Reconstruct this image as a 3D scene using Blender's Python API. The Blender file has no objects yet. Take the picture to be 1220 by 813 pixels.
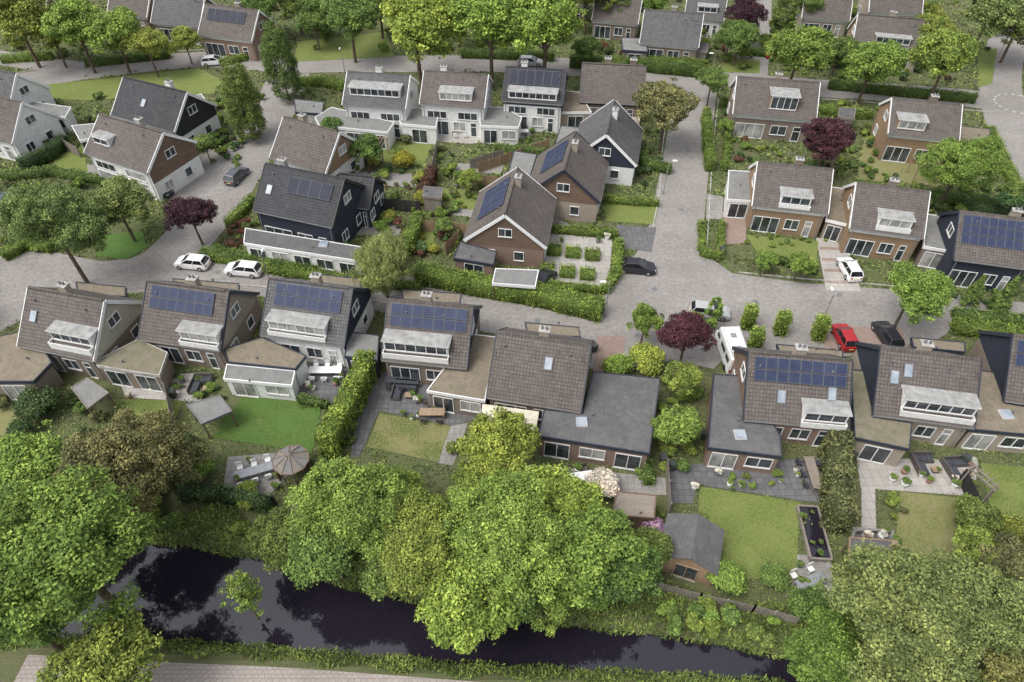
import bpy, bmesh, math, random
import numpy as np
from mathutils import Vector, Matrix
random.seed(7); rng=np.random.default_rng(7)
sc=bpy.context.scene
COL=sc.collection
# ---------------- camera: drone 52 m up, 24 mm, 45.8 deg down
F=814.0; PI=math.radians(45.8); HC=52.0
cam=bpy.data.cameras.new("camera"); cam.lens=36*F/1220; cam.sensor_width=36; cam.clip_end=5000; cam.clip_start=.5
co=bpy.data.objects.new("camera",cam); COL.objects.link(co)
co.location=(0,0,HC); co.rotation_euler=(math.radians(90)-PI,0,0); sc.camera=co
SP,CP=math.sin(PI),math.cos(PI)
# survey: photo measurement + known height -> plan metres (X east, Y north) on the ground
def G(u,v,z=0.0):
    x=u-610.0; y=v-406.5; t=(HC-z)/(F*SP+y*CP)
    return (x*t, t*(F*CP-y*SP))
def PX(v,z=0.0):
    return (F*SP+(v-406.5)*CP)/(HC-z)
# ---------------- world + sun (bright overcast)
w=bpy.data.worlds.new("World"); sc.world=w; w.use_nodes=True
nt=w.node_tree; nt.nodes.clear()
EL=math.radians(60); AZ=math.radians(240)   # azimuth clockwise from +Y (north)
sk=nt.nodes.new('ShaderNodeTexSky'); sk.sky_type='NISHITA'; sk.sun_disc=False; sk.sun_elevation=EL; sk.sun_rotation=AZ
sk.dust_density=4
hs=nt.nodes.new('ShaderNodeHueSaturation'); hs.inputs['Saturation'].default_value=.3; hs.inputs['Value'].default_value=1.65
bg=nt.nodes.new('ShaderNodeBackground'); bg.inputs[1].default_value=.15
ow=nt.nodes.new('ShaderNodeOutputWorld')
nt.links.new(sk.outputs[0],hs.inputs['Color']); nt.links.new(hs.outputs[0],bg.inputs[0]); nt.links.new(bg.outputs[0],ow.inputs[0])
sl=bpy.data.lights.new("sun",'SUN'); sl.energy=1.5; sl.angle=math.radians(28); sl.color=(1,.97,.92)
so=bpy.data.objects.new("sun",sl); COL.objects.link(so)
d=Vector((math.sin(AZ)*math.cos(EL),math.cos(AZ)*math.cos(EL),math.sin(EL)))
so.rotation_euler=(-d).to_track_quat('-Z','Y').to_euler(); so.location=(0,0,90)
sc.view_settings.view_transform='Standard'; sc.view_settings.look='None'; sc.view_settings.exposure=0
# ---------------- materials
M={}
def base(name,rough=.8,spec=.3,metal=0):
    m=bpy.data.materials.new(name); m.use_nodes=True; t=m.node_tree
    b=t.nodes['Principled BSDF']; b.inputs['Roughness'].default_value=rough
    b.inputs['Specular IOR Level'].default_value=spec; b.inputs['Metallic'].default_value=metal
    M[name]=m; return m,t,b
def c4(c): return (c[0],c[1],c[2],1)
def coords(t,mode='flat'):
    tc=t.nodes.new('ShaderNodeTexCoord')
    if mode=='wall':
        s=t.nodes.new('ShaderNodeSeparateXYZ'); a=t.nodes.new('ShaderNodeMath'); a.operation='ADD'
        c=t.nodes.new('ShaderNodeCombineXYZ')
        t.links.new(tc.outputs['Object'],s.inputs[0]); t.links.new(s.outputs[0],a.inputs[0]); t.links.new(s.outputs[1],a.inputs[1])
        t.links.new(a.outputs[0],c.inputs[0]); t.links.new(s.outputs[2],c.inputs[1]); return c.outputs[0],tc.outputs['Object']
    return tc.outputs['Object'],tc.outputs['Object']
def noise(t,vec,scale,detail=5,lo=.35,hi=.65,rough=.6):
    n=t.nodes.new('ShaderNodeTexNoise'); n.inputs['Scale'].default_value=scale; n.inputs['Detail'].default_value=detail; n.inputs['Roughness'].default_value=rough
    t.links.new(vec,n.inputs['Vector'])
    r=t.nodes.new('ShaderNodeMapRange'); r.inputs[1].default_value=lo; r.inputs[2].default_value=hi
    t.links.new(n.outputs[0],r.inputs[0]); return r.outputs[0]
def mix(t,f,a,b,blend='MIX'):
    n=t.nodes.new('ShaderNodeMix'); n.data_type='RGBA'; n.blend_type=blend
    if isinstance(f,float) or isinstance(f,int): n.inputs[0].default_value=f
    else: t.links.new(f,n.inputs[0])
    for i,x in ((6,a),(7,b)):
        if isinstance(x,tuple): n.inputs[i].default_value=c4(x)
        else: t.links.new(x,n.inputs[i])
    return n.outputs[2]
def bump(t,b,h,strength=.4,dist=.02):
    n=t.nodes.new('ShaderNodeBump'); n.inputs['Strength'].default_value=strength; n.inputs['Distance'].default_value=dist
    t.links.new(h,n.inputs['Height']); t.links.new(n.outputs[0],b.inputs['Normal'])
def plain(name,c,rough=.6,spec=.4,metal=0,var=.15,scale=2.5):
    m,t,b=base(name,rough,spec,metal); v,_=coords(t)
    f=noise(t,v,scale); t.links.new(mix(t,f,tuple(x*(1-var) for x in c),tuple(min(1,x*(1+var)) for x in c)),b.inputs['Base Color']); return m
def patchy(name,c1,c2,c3,s1=.35,s2=4,rough=.9,bstr=.4):
    m,t,b=base(name,rough,.15); v,_=coords(t)
    a=mix(t,noise(t,v,s1,6),c1,c2); f2=noise(t,v,s2,6,.45,.7)
    a=mix(t,f2,a,c3); f3=noise(t,v,s2*9,3,.3,.7)
    a=mix(t,.5,a,mix(t,f3,tuple(x*.6 for x in c1),tuple(x*1.35 for x in c2)))
    t.links.new(a,b.inputs['Base Color']); bump(t,b,f3,bstr,.03); return m
def brick(name,c1,c2,mo,bw,bh,ms=.012,mode='flat',rough=.85,stain=(.1,.09,.07),sf=.35,off=.5,bs=.3,bd=.01,ss=.6):
    m,t,b=base(name,rough,.25); v,o=coords(t,mode)
    k=t.nodes.new('ShaderNodeTexBrick'); k.inputs['Scale'].default_value=1; k.inputs['Brick Width'].default_value=bw; k.inputs['Row Height'].default_value=bh
    k.inputs['Mortar Size'].default_value=ms; k.inputs['Mortar Smooth'].default_value=.3; k.offset=off; k.inputs['Bias'].default_value=0
    k.inputs['Color1'].default_value=c4(c1); k.inputs['Color2'].default_value=c4(c2); k.inputs['Mortar'].default_value=c4(mo)
    t.links.new(v,k.inputs['Vector'])
    f=noise(t,o,ss,8,.42,.75,.7); fm=t.nodes.new('ShaderNodeMath'); fm.operation='MULTIPLY'; fm.inputs[1].default_value=sf; t.links.new(f,fm.inputs[0])
    a=mix(t,fm.outputs[0],k.outputs[0],stain)
    f2=noise(t,o,ss*12,4,.3,.7); a=mix(t,.3,a,mix(t,f2,tuple(x*.55 for x in c1),tuple(min(1,x*1.35) for x in c2)))
    f3=noise(t,o,.13,4,.3,.7); a=mix(t,f3,mix(t,1.0,a,(.84,.83,.82),'MULTIPLY'),mix(t,1.0,a,(1.12,1.12,1.12),'MULTIPLY'))
    t.links.new(a,b.inputs['Base Color'])
    inv=t.nodes.new('ShaderNodeMath'); inv.operation='SUBTRACT'; inv.inputs[0].default_value=1; t.links.new(k.outputs['Fac'],inv.inputs[1])
    bump(t,b,inv.outputs[0],bs,bd); return m
brick('road',(.245,.23,.215),(.31,.29,.272),(.18,.17,.16),.42,.21,.02,sf=.6,stain=(.19,.18,.165),ss=.2)
brick('pave',(.25,.24,.225),(.32,.305,.29),(.15,.14,.13),.6,.6,.03,off=0,sf=.6,stain=(.15,.15,.12),ss=.4)
brick('pave_dark',(.105,.105,.11),(.16,.16,.165),(.06,.06,.06),.6,.6,.03,off=0,sf=.5,stain=(.1,.1,.08))
brick('pave_light',(.36,.34,.315),(.43,.41,.38),(.22,.2,.18),.8,.8,.03,off=0,sf=.5,stain=(.24,.23,.2))
brick('pave_red',(.26,.19,.16),(.33,.24,.205),(.2,.16,.14),.4,.2,.02,sf=.5,stain=(.22,.19,.16))
brick('path_pink',(.31,.27,.245),(.37,.33,.30),(.2,.175,.16),.45,.3,.035,sf=.4,stain=(.24,.22,.2))
for n,c in (('tile_brown',(.122,.106,.098)),('tile_grey',(.112,.11,.112)),('tile_dark',(.055,.056,.061)),('tile_tan',(.145,.12,.105))):
    brick(n,tuple(x*.78 for x in c),tuple(x*1.35 for x in c),tuple(x*.27 for x in c),.3,.26,.03,off=0,sf=.65,stain=(c[0]*1.4,c[1]*1.45,c[2]*1.3),bs=.7,bd=.03,ss=.8,rough=.75)
brick('brick_red',(.21,.135,.105),(.28,.18,.14),(.27,.24,.21),.22,.07,.01,'wall',sf=.3)
brick('brick_brown',(.19,.15,.12),(.25,.2,.16),(.25,.22,.19),.22,.07,.01,'wall',sf=.3)
brick('brick_tan',(.31,.26,.205),(.38,.32,.26),(.35,.31,.27),.22,.07,.01,'wall',sf=.3)
brick('brick_cream',(.42,.41,.34),(.48,.46,.38),(.3,.28,.22),3,.2,.012,'wall',sf=.25,stain=(.3,.28,.22))
brick('wood_tan',(.27,.185,.115),(.34,.235,.15),(.13,.09,.06),3.2,.16,.014,'wall',sf=.35,stain=(.24,.18,.12))
brick('wood_brown',(.16,.11,.08),(.22,.15,.11),(.06,.04,.03),3.2,.16,.014,'wall',sf=.35)
brick('clad_navy',(.028,.034,.05),(.04,.048,.066),(.01,.012,.02),4,.18,.014,'wall',sf=.2,stain=(.06,.06,.07))
brick('clad_black',(.03,.03,.032),(.045,.045,.047),(.01,.01,.01),.2,4,.014,'wall',sf=.2,stain=(.06,.06,.06))
brick('fence_wood',(.3,.2,.125),(.37,.26,.17),(.08,.05,.03),.16,4,.014,'wall',sf=.4,stain=(.22,.19,.15))
brick('fence_grey',(.22,.195,.17),(.29,.26,.22),(.06,.05,.04),.16,4,.014,'wall',sf=.4,stain=(.17,.17,.13))
brick('decking',(.26,.22,.185),(.32,.275,.23),(.08,.07,.06),3,.14,.012,sf=.4,stain=(.2,.19,.16))
plain('white_wall',(.7,.7,.68),.7,.3,var=.09)
plain('white_paint',(.78,.78,.77),.4,.5,var=.04); plain('dormer_roof',(.3,.3,.29),.8,.2,var=.25,scale=1.5)
plain('navy_trim',(.03,.037,.055),.5,.5); plain('black_trim',(.03,.03,.032),.5,.5)
plain('zinc',(.3,.31,.32),.4,.5,.3); plain('lead',(.16,.165,.17),.6,.4)
plain('concrete',(.37,.355,.33),.85,.2,var=.25,scale=1.5)
patchy('moss_roof',(.17,.145,.11),(.26,.22,.17),(.1,.095,.05),.7,2.2,.95)
patchy('moss_roof_green',(.155,.145,.1),(.23,.205,.155),(.09,.105,.04),.7,1.6,.95)
patchy('felt_dark',(.085,.085,.088),(.13,.13,.132),(.18,.17,.155),.5,1.2,.85,.15)
patchy('felt_grey',(.17,.17,.17),(.25,.25,.24),(.13,.13,.11),.6,1.5,.85,.15)
patchy('lawn',(.12,.165,.042),(.175,.21,.062),(.21,.205,.08),.25,1.1)
patchy('lawn_dark',(.065,.13,.028),(.09,.165,.04),(.115,.165,.05),.4,1.6)
patchy('lawn_dry',(.17,.18,.07),(.22,.21,.095),(.25,.215,.125),.3,1.2)
patchy('ground',(.085,.115,.04),(.13,.122,.07),(.075,.115,.03),.12,.9)
plain('bark',(.13,.1,.075),.9,.1,var=.4,scale=6)
plain('steel',(.5,.5,.5),.35,.5,.8); plain('rubber',(.02,.02,.02),.9,.2)
plain('panel_frame',(.13,.14,.16),.6,.3,.1)
plain('cream_fabric',(.58,.54,.43),.8,.2); plain('cushion',(.06,.065,.075),.9,.1); plain('wicker',(.1,.09,.085),.8,.2)
plain('wood_table',(.3,.22,.15),.6,.3); plain('plate_paint',(.7,.6,.15),.6,.3); plain('bin_plastic',(.05,.06,.055),.5,.4); plain('terracotta',(.3,.19,.14),.8,.2)
plain('tail_light',(.35,.02,.02),.3,.5); plain('stripe_paint',(.5,.49,.46),.7,.2,var=.25)
# glass
def glassy(name,c,rough=.06,spec=.8,c2=None):
    m,t,b=base(name,rough,spec); v,_=coords(t)
    f=noise(t,v,.6,3,.4,.6); t.links.new(mix(t,f,c,c2 or tuple(x*1.8 for x in c)),b.inputs['Base Color']); return m
glassy('glass',(.02,.025,.03),c2=(.07,.08,.09)); glassy('glass_curtain',(.2,.2,.19),c2=(.42,.42,.4)); glassy('car_glass',(.012,.014,.016))
glassy('skyglass',(.22,.26,.31),c2=(.34,.38,.42))
def solar(nm,c1,c2,mo):
    m,t,b=base(nm,.5,.18); v,_=coords(t)
    k=t.nodes.new('ShaderNodeTexBrick'); k.inputs['Scale'].default_value=1; k.offset=0; k.inputs['Brick Width'].default_value=.165; k.inputs['Row Height'].default_value=.125
    k.inputs['Mortar Size'].default_value=.008; k.inputs['Color1'].default_value=c4(c1); k.inputs['Color2'].default_value=c4(c2); k.inputs['Mortar'].default_value=c4(mo)
    t.links.new(v,k.inputs['Vector'])
    t.links.new(mix(t,noise(t,v,.5,4,.3,.7),k.outputs[0],mix(t,1.0,k.outputs[0],(1.6,1.5,1.35),'MULTIPLY')),b.inputs['Base Color'])
solar('solar_glass',(.018,.025,.058),(.024,.034,.075),(.05,.06,.1)); solar('solar_black',(.012,.014,.026),(.015,.019,.034),(.03,.035,.05))
def leafm():
    m=bpy.data.materials.new('leaves'); m.use_nodes=True; t=m.node_tree; M['leaves']=m
    b=t.nodes['Principled BSDF']; b.inputs['Roughness'].default_value=.7; b.inputs['Specular IOR Level'].default_value=.15
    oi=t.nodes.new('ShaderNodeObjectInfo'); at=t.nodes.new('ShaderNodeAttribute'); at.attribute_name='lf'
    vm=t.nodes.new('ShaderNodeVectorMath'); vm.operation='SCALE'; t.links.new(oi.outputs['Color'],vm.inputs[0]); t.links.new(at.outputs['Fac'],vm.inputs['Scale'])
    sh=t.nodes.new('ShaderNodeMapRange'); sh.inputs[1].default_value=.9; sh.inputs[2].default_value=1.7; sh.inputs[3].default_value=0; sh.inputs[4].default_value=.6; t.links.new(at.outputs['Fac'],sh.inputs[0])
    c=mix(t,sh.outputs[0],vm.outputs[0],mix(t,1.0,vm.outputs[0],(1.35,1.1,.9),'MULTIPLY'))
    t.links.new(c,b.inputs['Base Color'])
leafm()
def water():
    m,t,b=base('water',.04,.9); b.inputs['Base Color'].default_value=(.015,.012,.02,1); b.inputs['IOR'].default_value=1.5
    v,_=coords(t); n=noise(t,v,1.0,3,0,1); bump(t,b,n,.1,.05)
water()
def paint(c):
    k='car_paint_%d_%d_%d'%tuple(int(x*100) for x in c)
    if k not in M:
        m,t,b=base(k,.28,.6); b.inputs['Base Color'].default_value=c4(c)
    return k
# ---------------- mesh parts
class Part:
    def __init__(s): s.v=[];s.f=[];s.m=[]
    def face(s,pts,m):
        i=len(s.v); s.v+=[tuple(p) for p in pts]; s.f.append(tuple(range(i,i+len(pts)))); s.m.append(m)
    def hexa(s,p,m,mt=None):
        i=len(s.v); s.v+=[tuple(x) for x in p]
        for k,q in enumerate(((3,2,1,0),(4,5,6,7),(0,1,5,4),(1,2,6,5),(2,3,7,6),(3,0,4,7))):
            s.f.append(tuple(i+a for a in q)); s.m.append(mt if (mt and k==1) else m)
    def box(s,x0,x1,y0,y1,z0,z1,m,mt=None):
        s.hexa([(x0,y0,z0),(x1,y0,z0),(x1,y1,z0),(x0,y1,z0),(x0,y0,z1),(x1,y0,z1),(x1,y1,z1),(x0,y1,z1)],m,mt)
    def obox(s,o,r,u,n,w,h,d,m):
        o=Vector(o); R=r*w; U=u*h; D=n*d
        s.hexa([o,o+R,o+R+D,o+D,o+U,o+R+U,o+R+D+U,o+D+U],m)
    def beam(s,p,q,w,h,m):
        p=Vector(p);q=Vector(q); d=(q-p).normalized(); a=Vector((0,0,1)) if abs(d.z)<.95 else Vector((1,0,0))
        sd=d.cross(a).normalized()*w/2; up=sd.cross(d).normalized()*h/2
        s.hexa([p-sd-up,p+sd-up,q+sd-up,q-sd-up,p-sd+up,p+sd+up,q+sd+up,q-sd+up],m)
    def cyl(s,p,q,r0,r1,n,m,cap=True):
        p=Vector(p);q=Vector(q); d=(q-p).normalized(); a=Vector((0,0,1)) if abs(d.z)<.95 else Vector((1,0,0))
        x=d.cross(a).normalized(); y=d.cross(x)
        A=[p+(x*math.cos(t)+y*math.sin(t))*r0 for t in [2*math.pi*k/n for k in range(n)]]
        Bq=[q+(x*math.cos(t)+y*math.sin(t))*r1 for t in [2*math.pi*k/n for k in range(n)]]
        i=len(s.v); s.v+=[tuple(z) for z in A+Bq]
        for k in range(n):
            s.f.append((i+k,i+(k+1)%n,i+n+(k+1)%n,i+n+k)); s.m.append(m)
        if cap:
            s.f.append(tuple(i+n+k for k in range(n))); s.m.append(m); s.f.append(tuple(i+n-1-k for k in range(n))); s.m.append(m)
def mkmesh(name,p,weld=False,smooth=False):
    me=bpy.data.meshes.new(name); me.from_pydata(p.v,[],p.f)
    names=[]
    for m in p.m:
        if m not in names: names.append(m)
    for n in names: me.materials.append(M[n])
    me.polygons.foreach_set('material_index',[names.index(m) for m in p.m])
    if weld:
        bm=bmesh.new(); bm.from_mesh(me); bmesh.ops.remove_doubles(bm,verts=bm.verts,dist=1e-4); bmesh.ops.recalc_face_normals(bm,faces=bm.faces); bm.to_mesh(me); bm.free()
    if smooth: me.polygons.foreach_set('use_smooth',[True]*len(me.polygons))
    me.update(); return me
def top(name,data=None,loc=(0,0,0),rz=0,sc_=1):
    o=bpy.data.objects.new(name,data); COL.objects.link(o); o.location=loc; o.rotation_euler=(0,0,rz)
    if sc_!=1: o.scale=(sc_,)*3 if not isinstance(sc_,tuple) else sc_
    if data is None: o.empty_display_size=.5
    return o
class Grp(dict):
    def __missing__(s,k): s[k]=Part(); return s[k]
    def finish(s,name,loc,rz,bev=0):
        e=top(name,None,loc,rz)
        for k,p in s.items():
            if not p.f: continue
            o=bpy.data.objects.new(k,mkmesh(k,p,weld=bev>0)); COL.objects.link(o); o.parent=e
            if bev>0:
                b=o.modifiers.new('b','BEVEL'); b.width=bev; b.segments=2; b.limit_method='ANGLE'
        return e
def window(g,o,r,w,h,nx=1,frame='white_paint',curt=None,mid=False,part='windows'):
    r=Vector(r).normalized(); u=Vector((0,0,1)); n=r.cross(u); o=Vector(o); p=g[part]
    t=.07
    gl='glass_curtain' if (curt if curt is not None else random.random()<.2) else 'glass'
    a=o+n*.02
    p.face([a,a+r*w,a+r*w+u*h,a+u*h],gl)
    p.obox(o,r,u,n,w,t,.08,frame); p.obox(o+u*(h-t),r,u,n,w,t,.08,frame)
    for k in range(nx+1):
        p.obox(o+r*((w-t)*k/nx)+u*t,r,u,n,t,h-2*t,.075,frame)
    if mid: p.obox(o+r*t+u*(h*.68),r,u,n,w-2*t,.06,.07,frame)
    p.obox(o-r*.06-u*.06,r,u,n,w+.12,.06,.14,'concrete')
def house(name,a,b,D=8.6,ze=3.2,zr=7.2,wall='brick_brown',gable=None,roof='tile_brown',trim='navy_trim',dorm=(),solar=None,chim=(.5,),sky=(),frame='white_paint',smat='solar_glass',gwin=True,chm='brick_tan'):
    A=Vector(G(a[0],a[1],ze)+(0,)); Bv=Vector(G(b[0],b[1],ze)+(0,)); W=(Bv-A).length; rz=math.atan2(Bv.y-A.y,Bv.x-A.x)
    gable=gable or wall; g=Grp(); h=D/2; ov=.3
    X0,X1=.2,W-.2; Y0,Y1=ov,D-ov
    sl=(zr-ze)/h
    zw=ze+sl*ov-.12
    wl=g['walls']
    wl.face([(X0,Y0,0),(X1,Y0,0),(X1,Y0,zw),(X0,Y0,zw)],wall); wl.face([(X1,Y1,0),(X0,Y1,0),(X0,Y1,zw),(X1,Y1,zw)],wall)
    for x,s in ((X0,-1),(X1,1)):
        pts=[(x,Y0,0),(x,Y1,0),(x,Y1,zw),(x,h,zr-.12),(x,Y0,zw)]
        # lower storey in wall material, upper triangle in gable cladding set 3 cm proud
        wl.face(pts if s>0 else pts[::-1],wall)
        xx=x+s*.03; zl=2.75
        q=[(xx,Y0-.02,zl),(xx,Y1+.02,zl),(xx,Y1+.02,zw),(xx,h,zr-.13),(xx,Y0-.02,zw)]
        wl.face(q if s>0 else q[::-1],gable)
    rf=g['roof']; T=.16
    N=Vector((0,-sl,1)).normalized()*T
    for s in (0,1):
        f=(lambda y:y) if s==0 else (lambda y:D-y)
        p=[(0,f(0),ze),(W,f(0),ze),(W,h,zr),(0,h,zr)]
        ny=-N.y if s else N.y
        q=[(x,y+(ny if z<zr else 0),z+N.z*(1 if z<zr else 1.15)) for x,y,z in p]
        rf.hexa([p[0],p[1],p[2],p[3],q[0],q[1],q[2],q[3]],roof)
    for k in range(int(W/.4)):
        rf.hexa([(k*.4+.02,h-.13,zr+.1),(k*.4+.39,h-.13,zr+.1),(k*.4+.39,h+.13,zr+.1),(k*.4+.02,h+.13,zr+.1),(k*.4+.02,h-.07,zr+.26),(k*.4+.39,h-.07,zr+.26),(k*.4+.39,h+.07,zr+.26),(k*.4+.02,h+.07,zr+.26)],roof)
    tr=g['fascia']
    for x in (-.045,W+.045):
        for y in (0,D):
            tr.beam((x,y,ze+.02),(x,h,zr+.02),.08,.36,trim)
    for y,s in ((0,-1),(D,1)):
        tr.box(.01,W-.01,min(y,y+s*.12),max(y,y+s*.12),ze-.02,ze+.12,'zinc')      # gutter
        yy=ov-.03 if s<0 else D-ov+.03
        tr.box(X0-.05,X1+.05,min(yy,yy-s*.02),max(yy,yy-s*.02),zw-.62,zw-.05,trim)
    for x in (.5,W-.5):
        tr.cyl((x,ov-.1,.1),(x,ov-.1,ze),.045,.045,6,'zinc')
    def RS(x,s,o=0):
        return Vector((x,s*h,ze+s*(zr-ze)))+N.normalized()*(T+o)
    for dm in dorm:
        x0,x1,s0,hd,fm=dm[:5]; hd+=.2; x0*=W;x1*=W; y0=s0*h; z0=ze+s0*(zr-ze); zt=min(z0+hd,zr-.05); y1=(zt-ze)/sl
        dp=g['dormer']; dp.box(x0,x1,y0,y1+.25,z0-.05,zt,fm)
        dp.box(x0-.14,x1+.14,y0-.16,y1+.3,zt,zt+.12,'white_paint' if fm=='white_wall' else trim,'dormer_roof')
        n=max(2,int((x1-x0)/.95)); window(g,(x0+.1,y0,z0+.28),(1,0,0),x1-x0-.2,zt-z0-.38,n,part='dormer_windows')
        if len(dm)>6:   # balcony box in front
            bl=dm[6]; zb=ze+max(0,s0-bl/h)*(zr-ze); yb=max(-.35,y0-bl)
            dp.box(x0-.05,x1+.05,yb,yb+.08,zb-.1,z0+.35,fm); dp.box(x0-.05,x0+.03,yb+.08,y0,zb-.1,z0+.35,fm); dp.box(x1-.03,x1+.05,yb+.08,y0,zb-.1,z0+.35,fm)
            dp.box(x0+.03,x1-.03,yb+.08,y0,zb,z0,'felt_grey')
    if solar:
        x0,x1,s0,s1,nx,ny=solar; x0*=W;x1*=W; sp=g['solar_panels']; ph=(s1-s0)/ny; pw=(x1-x0)/nx
        for i in range(nx):
            for j in range(ny):
                gx=.04; gs=.008
                a0=RS(x0+i*pw+gx/2,s0+j*ph+gs,.08); b0=RS(x0+(i+1)*pw-gx/2,s0+j*ph+gs,.08); c0=RS(x0+(i+1)*pw-gx/2,s0+(j+1)*ph-gs,.08); d0=RS(x0+i*pw+gx/2,s0+(j+1)*ph-gs,.08)
                nn=N.normalized()*.05
                sp.hexa([a0,b0,c0,d0,a0+nn,b0+nn,c0+nn,d0+nn],'panel_frame')
                e=.03; nn=N.normalized()*.054; uu=(d0-a0).normalized()*e; xx=Vector((e,0,0))
                sp.face([a0+nn+uu+xx,b0+nn+uu-xx,c0+nn-uu-xx,d0+nn-uu+xx],smat)
    for x,s in sky:
        k=g['skylight']; x*=W; a0=RS(x,s,.0); b0=RS(x+.75,s,0); c0=RS(x+.75,s+.2,0); d0=RS(x,s+.2,0); nn=N.normalized()*.1
        k.hexa([a0,b0,c0,d0,a0+nn,b0+nn,c0+nn,d0+nn],'lead'); nn=N.normalized()*.105; uu=(d0-a0).normalized()*.07; xx=Vector((.07,0,0))
        k.face([a0+nn+uu+xx,b0+nn+uu-xx,c0+nn-uu-xx,d0+nn-uu+xx],'skyglass')
    for cx in chim:
        k=g['chimney']; x=cx*W; k.box(x-.45,x+.45,h+.15,h+.85,zr-1.1,zr+.75,chm); k.box(x-.52,x+.52,h+.08,h+.92,zr+.75,zr+.85,'concrete')
        for q in (-.22,.2): k.cyl((x+q,h+.5,zr+.85),(x+q,h+.5,zr+1.2),.12,.1,8,'lead')
        k.cyl((x+.38,h+.8,zr+.8),(x+.38,h+.8,zr+2.3),.02,.015,5,'steel')
    for vx in (random.uniform(.1,.3),random.uniform(.6,.9)):
        p=RS(vx*W,.8); g['vents'].cyl(p-Vector((0,0,.1)),p+Vector((0,0,.35)),.08,.08,8,'lead'); 
    # facades
    zt=min(2.35,zw-.75)
    wi=X1-X0
    def W_(f0,f1,z0,hh,n,**k): window(g,(X0+f0*wi,Y0,z0),(1,0,0),(f1-f0)*wi,hh,n,frame,**k)
    W_(.05,.42,.1,zt-.1,3,mid=False); W_(.5,.7,.9,zt-.9,2)
    W_(.78,.88,.1,zt-.1,1,mid=True)
    if zw>4.6:
        W_(.08,.4,2.75,1.15,3); W_(.58,.9,2.75,1.15,3)
    for fx,fw,zz,hh in ((.1,.25,.9,1.3),(.6,.25,.9,1.3),(.42,.1,.05,2.1)):
        window(g,(X1-fx*wi,Y1,zz),(-1,0,0),fw*wi,hh,2 if fw>.1 else 1,frame,mid=fw<.2)
    if gwin:
        window(g,(X1+.03,h-.8,zr-3.0+(-.3 if zr-ze<3.5 else 0)),(0,1,0),1.6,1.15,2,frame); window(g,(X0-.03,h+.8,zr-3.0),(0,-1,0),1.6,1.15,2,frame)
        window(g,(X1,h-2.6,.9),(0,1,0),1.4,1.3,2,frame); window(g,(X1,h+1,.9),(0,1,0),1.2,1.3,1,frame)
        window(g,(X0,h+2.6,.9),(0,-1,0),1.4,1.3,2,frame)
    return g.finish(name,(A.x,A.y,0),rz)
def flat(name,pts,z=2.9,wall='brick_brown',roof='moss_roof',trim='navy_trim',win=True,th=.32,frame='white_paint',dome=0,zb=0,openp=False):
    W=[Vector(G(u,v,z)+(0,)) for u,v in pts]
    if sum(W[i].x*W[(i+1)%len(W)].y-W[(i+1)%len(W)].x*W[i].y for i in range(len(W)))<0: W=W[::-1]
    c=sum(W,Vector())/len(W); L=[p-c for p in W]; n=len(L)
    g=Grp()
    Ei=[]
    for i in range(n):
        p0,p1,p2=L[i-1],L[i],L[(i+1)%n]
        n1=Vector((-(p1-p0).y,(p1-p0).x,0)).normalized(); n2=Vector((-(p2-p1).y,(p2-p1).x,0)).normalized()
        m=(n1+n2); Ei.append(m/max(.5,m.length_squared)*2)
    ins=[L[i]+Ei[i]*.14 for i in range(n)]; inr=[L[i]+Ei[i]*.10 for i in range(n)]
    for i in range(n):
        a=ins[i];b=ins[(i+1)%n]
        if openp:
            g['posts'].box(a.x-.06,a.x+.06,a.y-.06,a.y+.06,0,z-.06,'wood_brown')
        else:
            g['walls'].face([(a.x,a.y,zb),(b.x,b.y,zb),(b.x,b.y,z-.05),(a.x,a.y,z-.05)],wall)
        a,b=L[i],L[(i+1)%n];c1,d1=inr[i],inr[(i+1)%n]
        z0,z1=z-th,z+.06
        g['fascia'].hexa([(a.x,a.y,z0),(b.x,b.y,z0),(d1.x,d1.y,z0),(c1.x,c1.y,z0),(a.x,a.y,z1),(b.x,b.y,z1),(d1.x,d1.y,z1),(c1.x,c1.y,z1)],trim)
        e=(ins[(i+1)%n]-ins[i]); ln=e.length; r=e.normalized(); nn=r.cross(Vector((0,0,1)))
        if win and not openp and ln>1.8 and nn.y<-.35:
            zt=min(2.25,z-th-.08); k=max(1,int(ln/2.6)); seg=ln/k
            for j in range(k):
                ww=min(seg*.75,2.3); o=ins[i]+r*(seg*j+(seg-ww)/2)
                lo=.1 if (j%2==0) else .85
                window(g,(o.x,o.y,lo),r,ww,zt-lo,max(1,int(ww/.8)),frame)
    g['roof'].face([(p.x,p.y,z) for p in inr],roof)
    if not openp:
      for k in range(dome+1):
        q=(L[0]+L[2 if n>2 else 1])/2*.4+Vector((random.uniform(-1,1),random.uniform(-1,1),0))
        if k==0: g['roof_vent'].cyl((q.x,q.y,z-.02),(q.x,q.y,z+.35),.09,.09,8,'lead')
        else: g['roof_light'].box(q.x-.5,q.x+.5,q.y-.5,q.y+.5,z+.01,z+.2,'white_paint','skyglass')
    return g.finish(name,(c.x,c.y,0),0)
ZC=[0]; EXC=[]
def sheet(name,pts,mat,z=.03):
    ZC[0]=(ZC[0]+1)%8; z=z+ZC[0]*.0012
    P=[G(u,v) for u,v in pts]; p=Part(); EXC.append(P)
    if sum(P[i][0]*P[(i+1)%len(P)][1]-P[(i+1)%len(P)][0]*P[i][1] for i in range(len(P)))<0: P=P[::-1]
    p.face([(x,y,z) for x,y in P],mat)
    return top(name,mkmesh(name,p))
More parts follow.
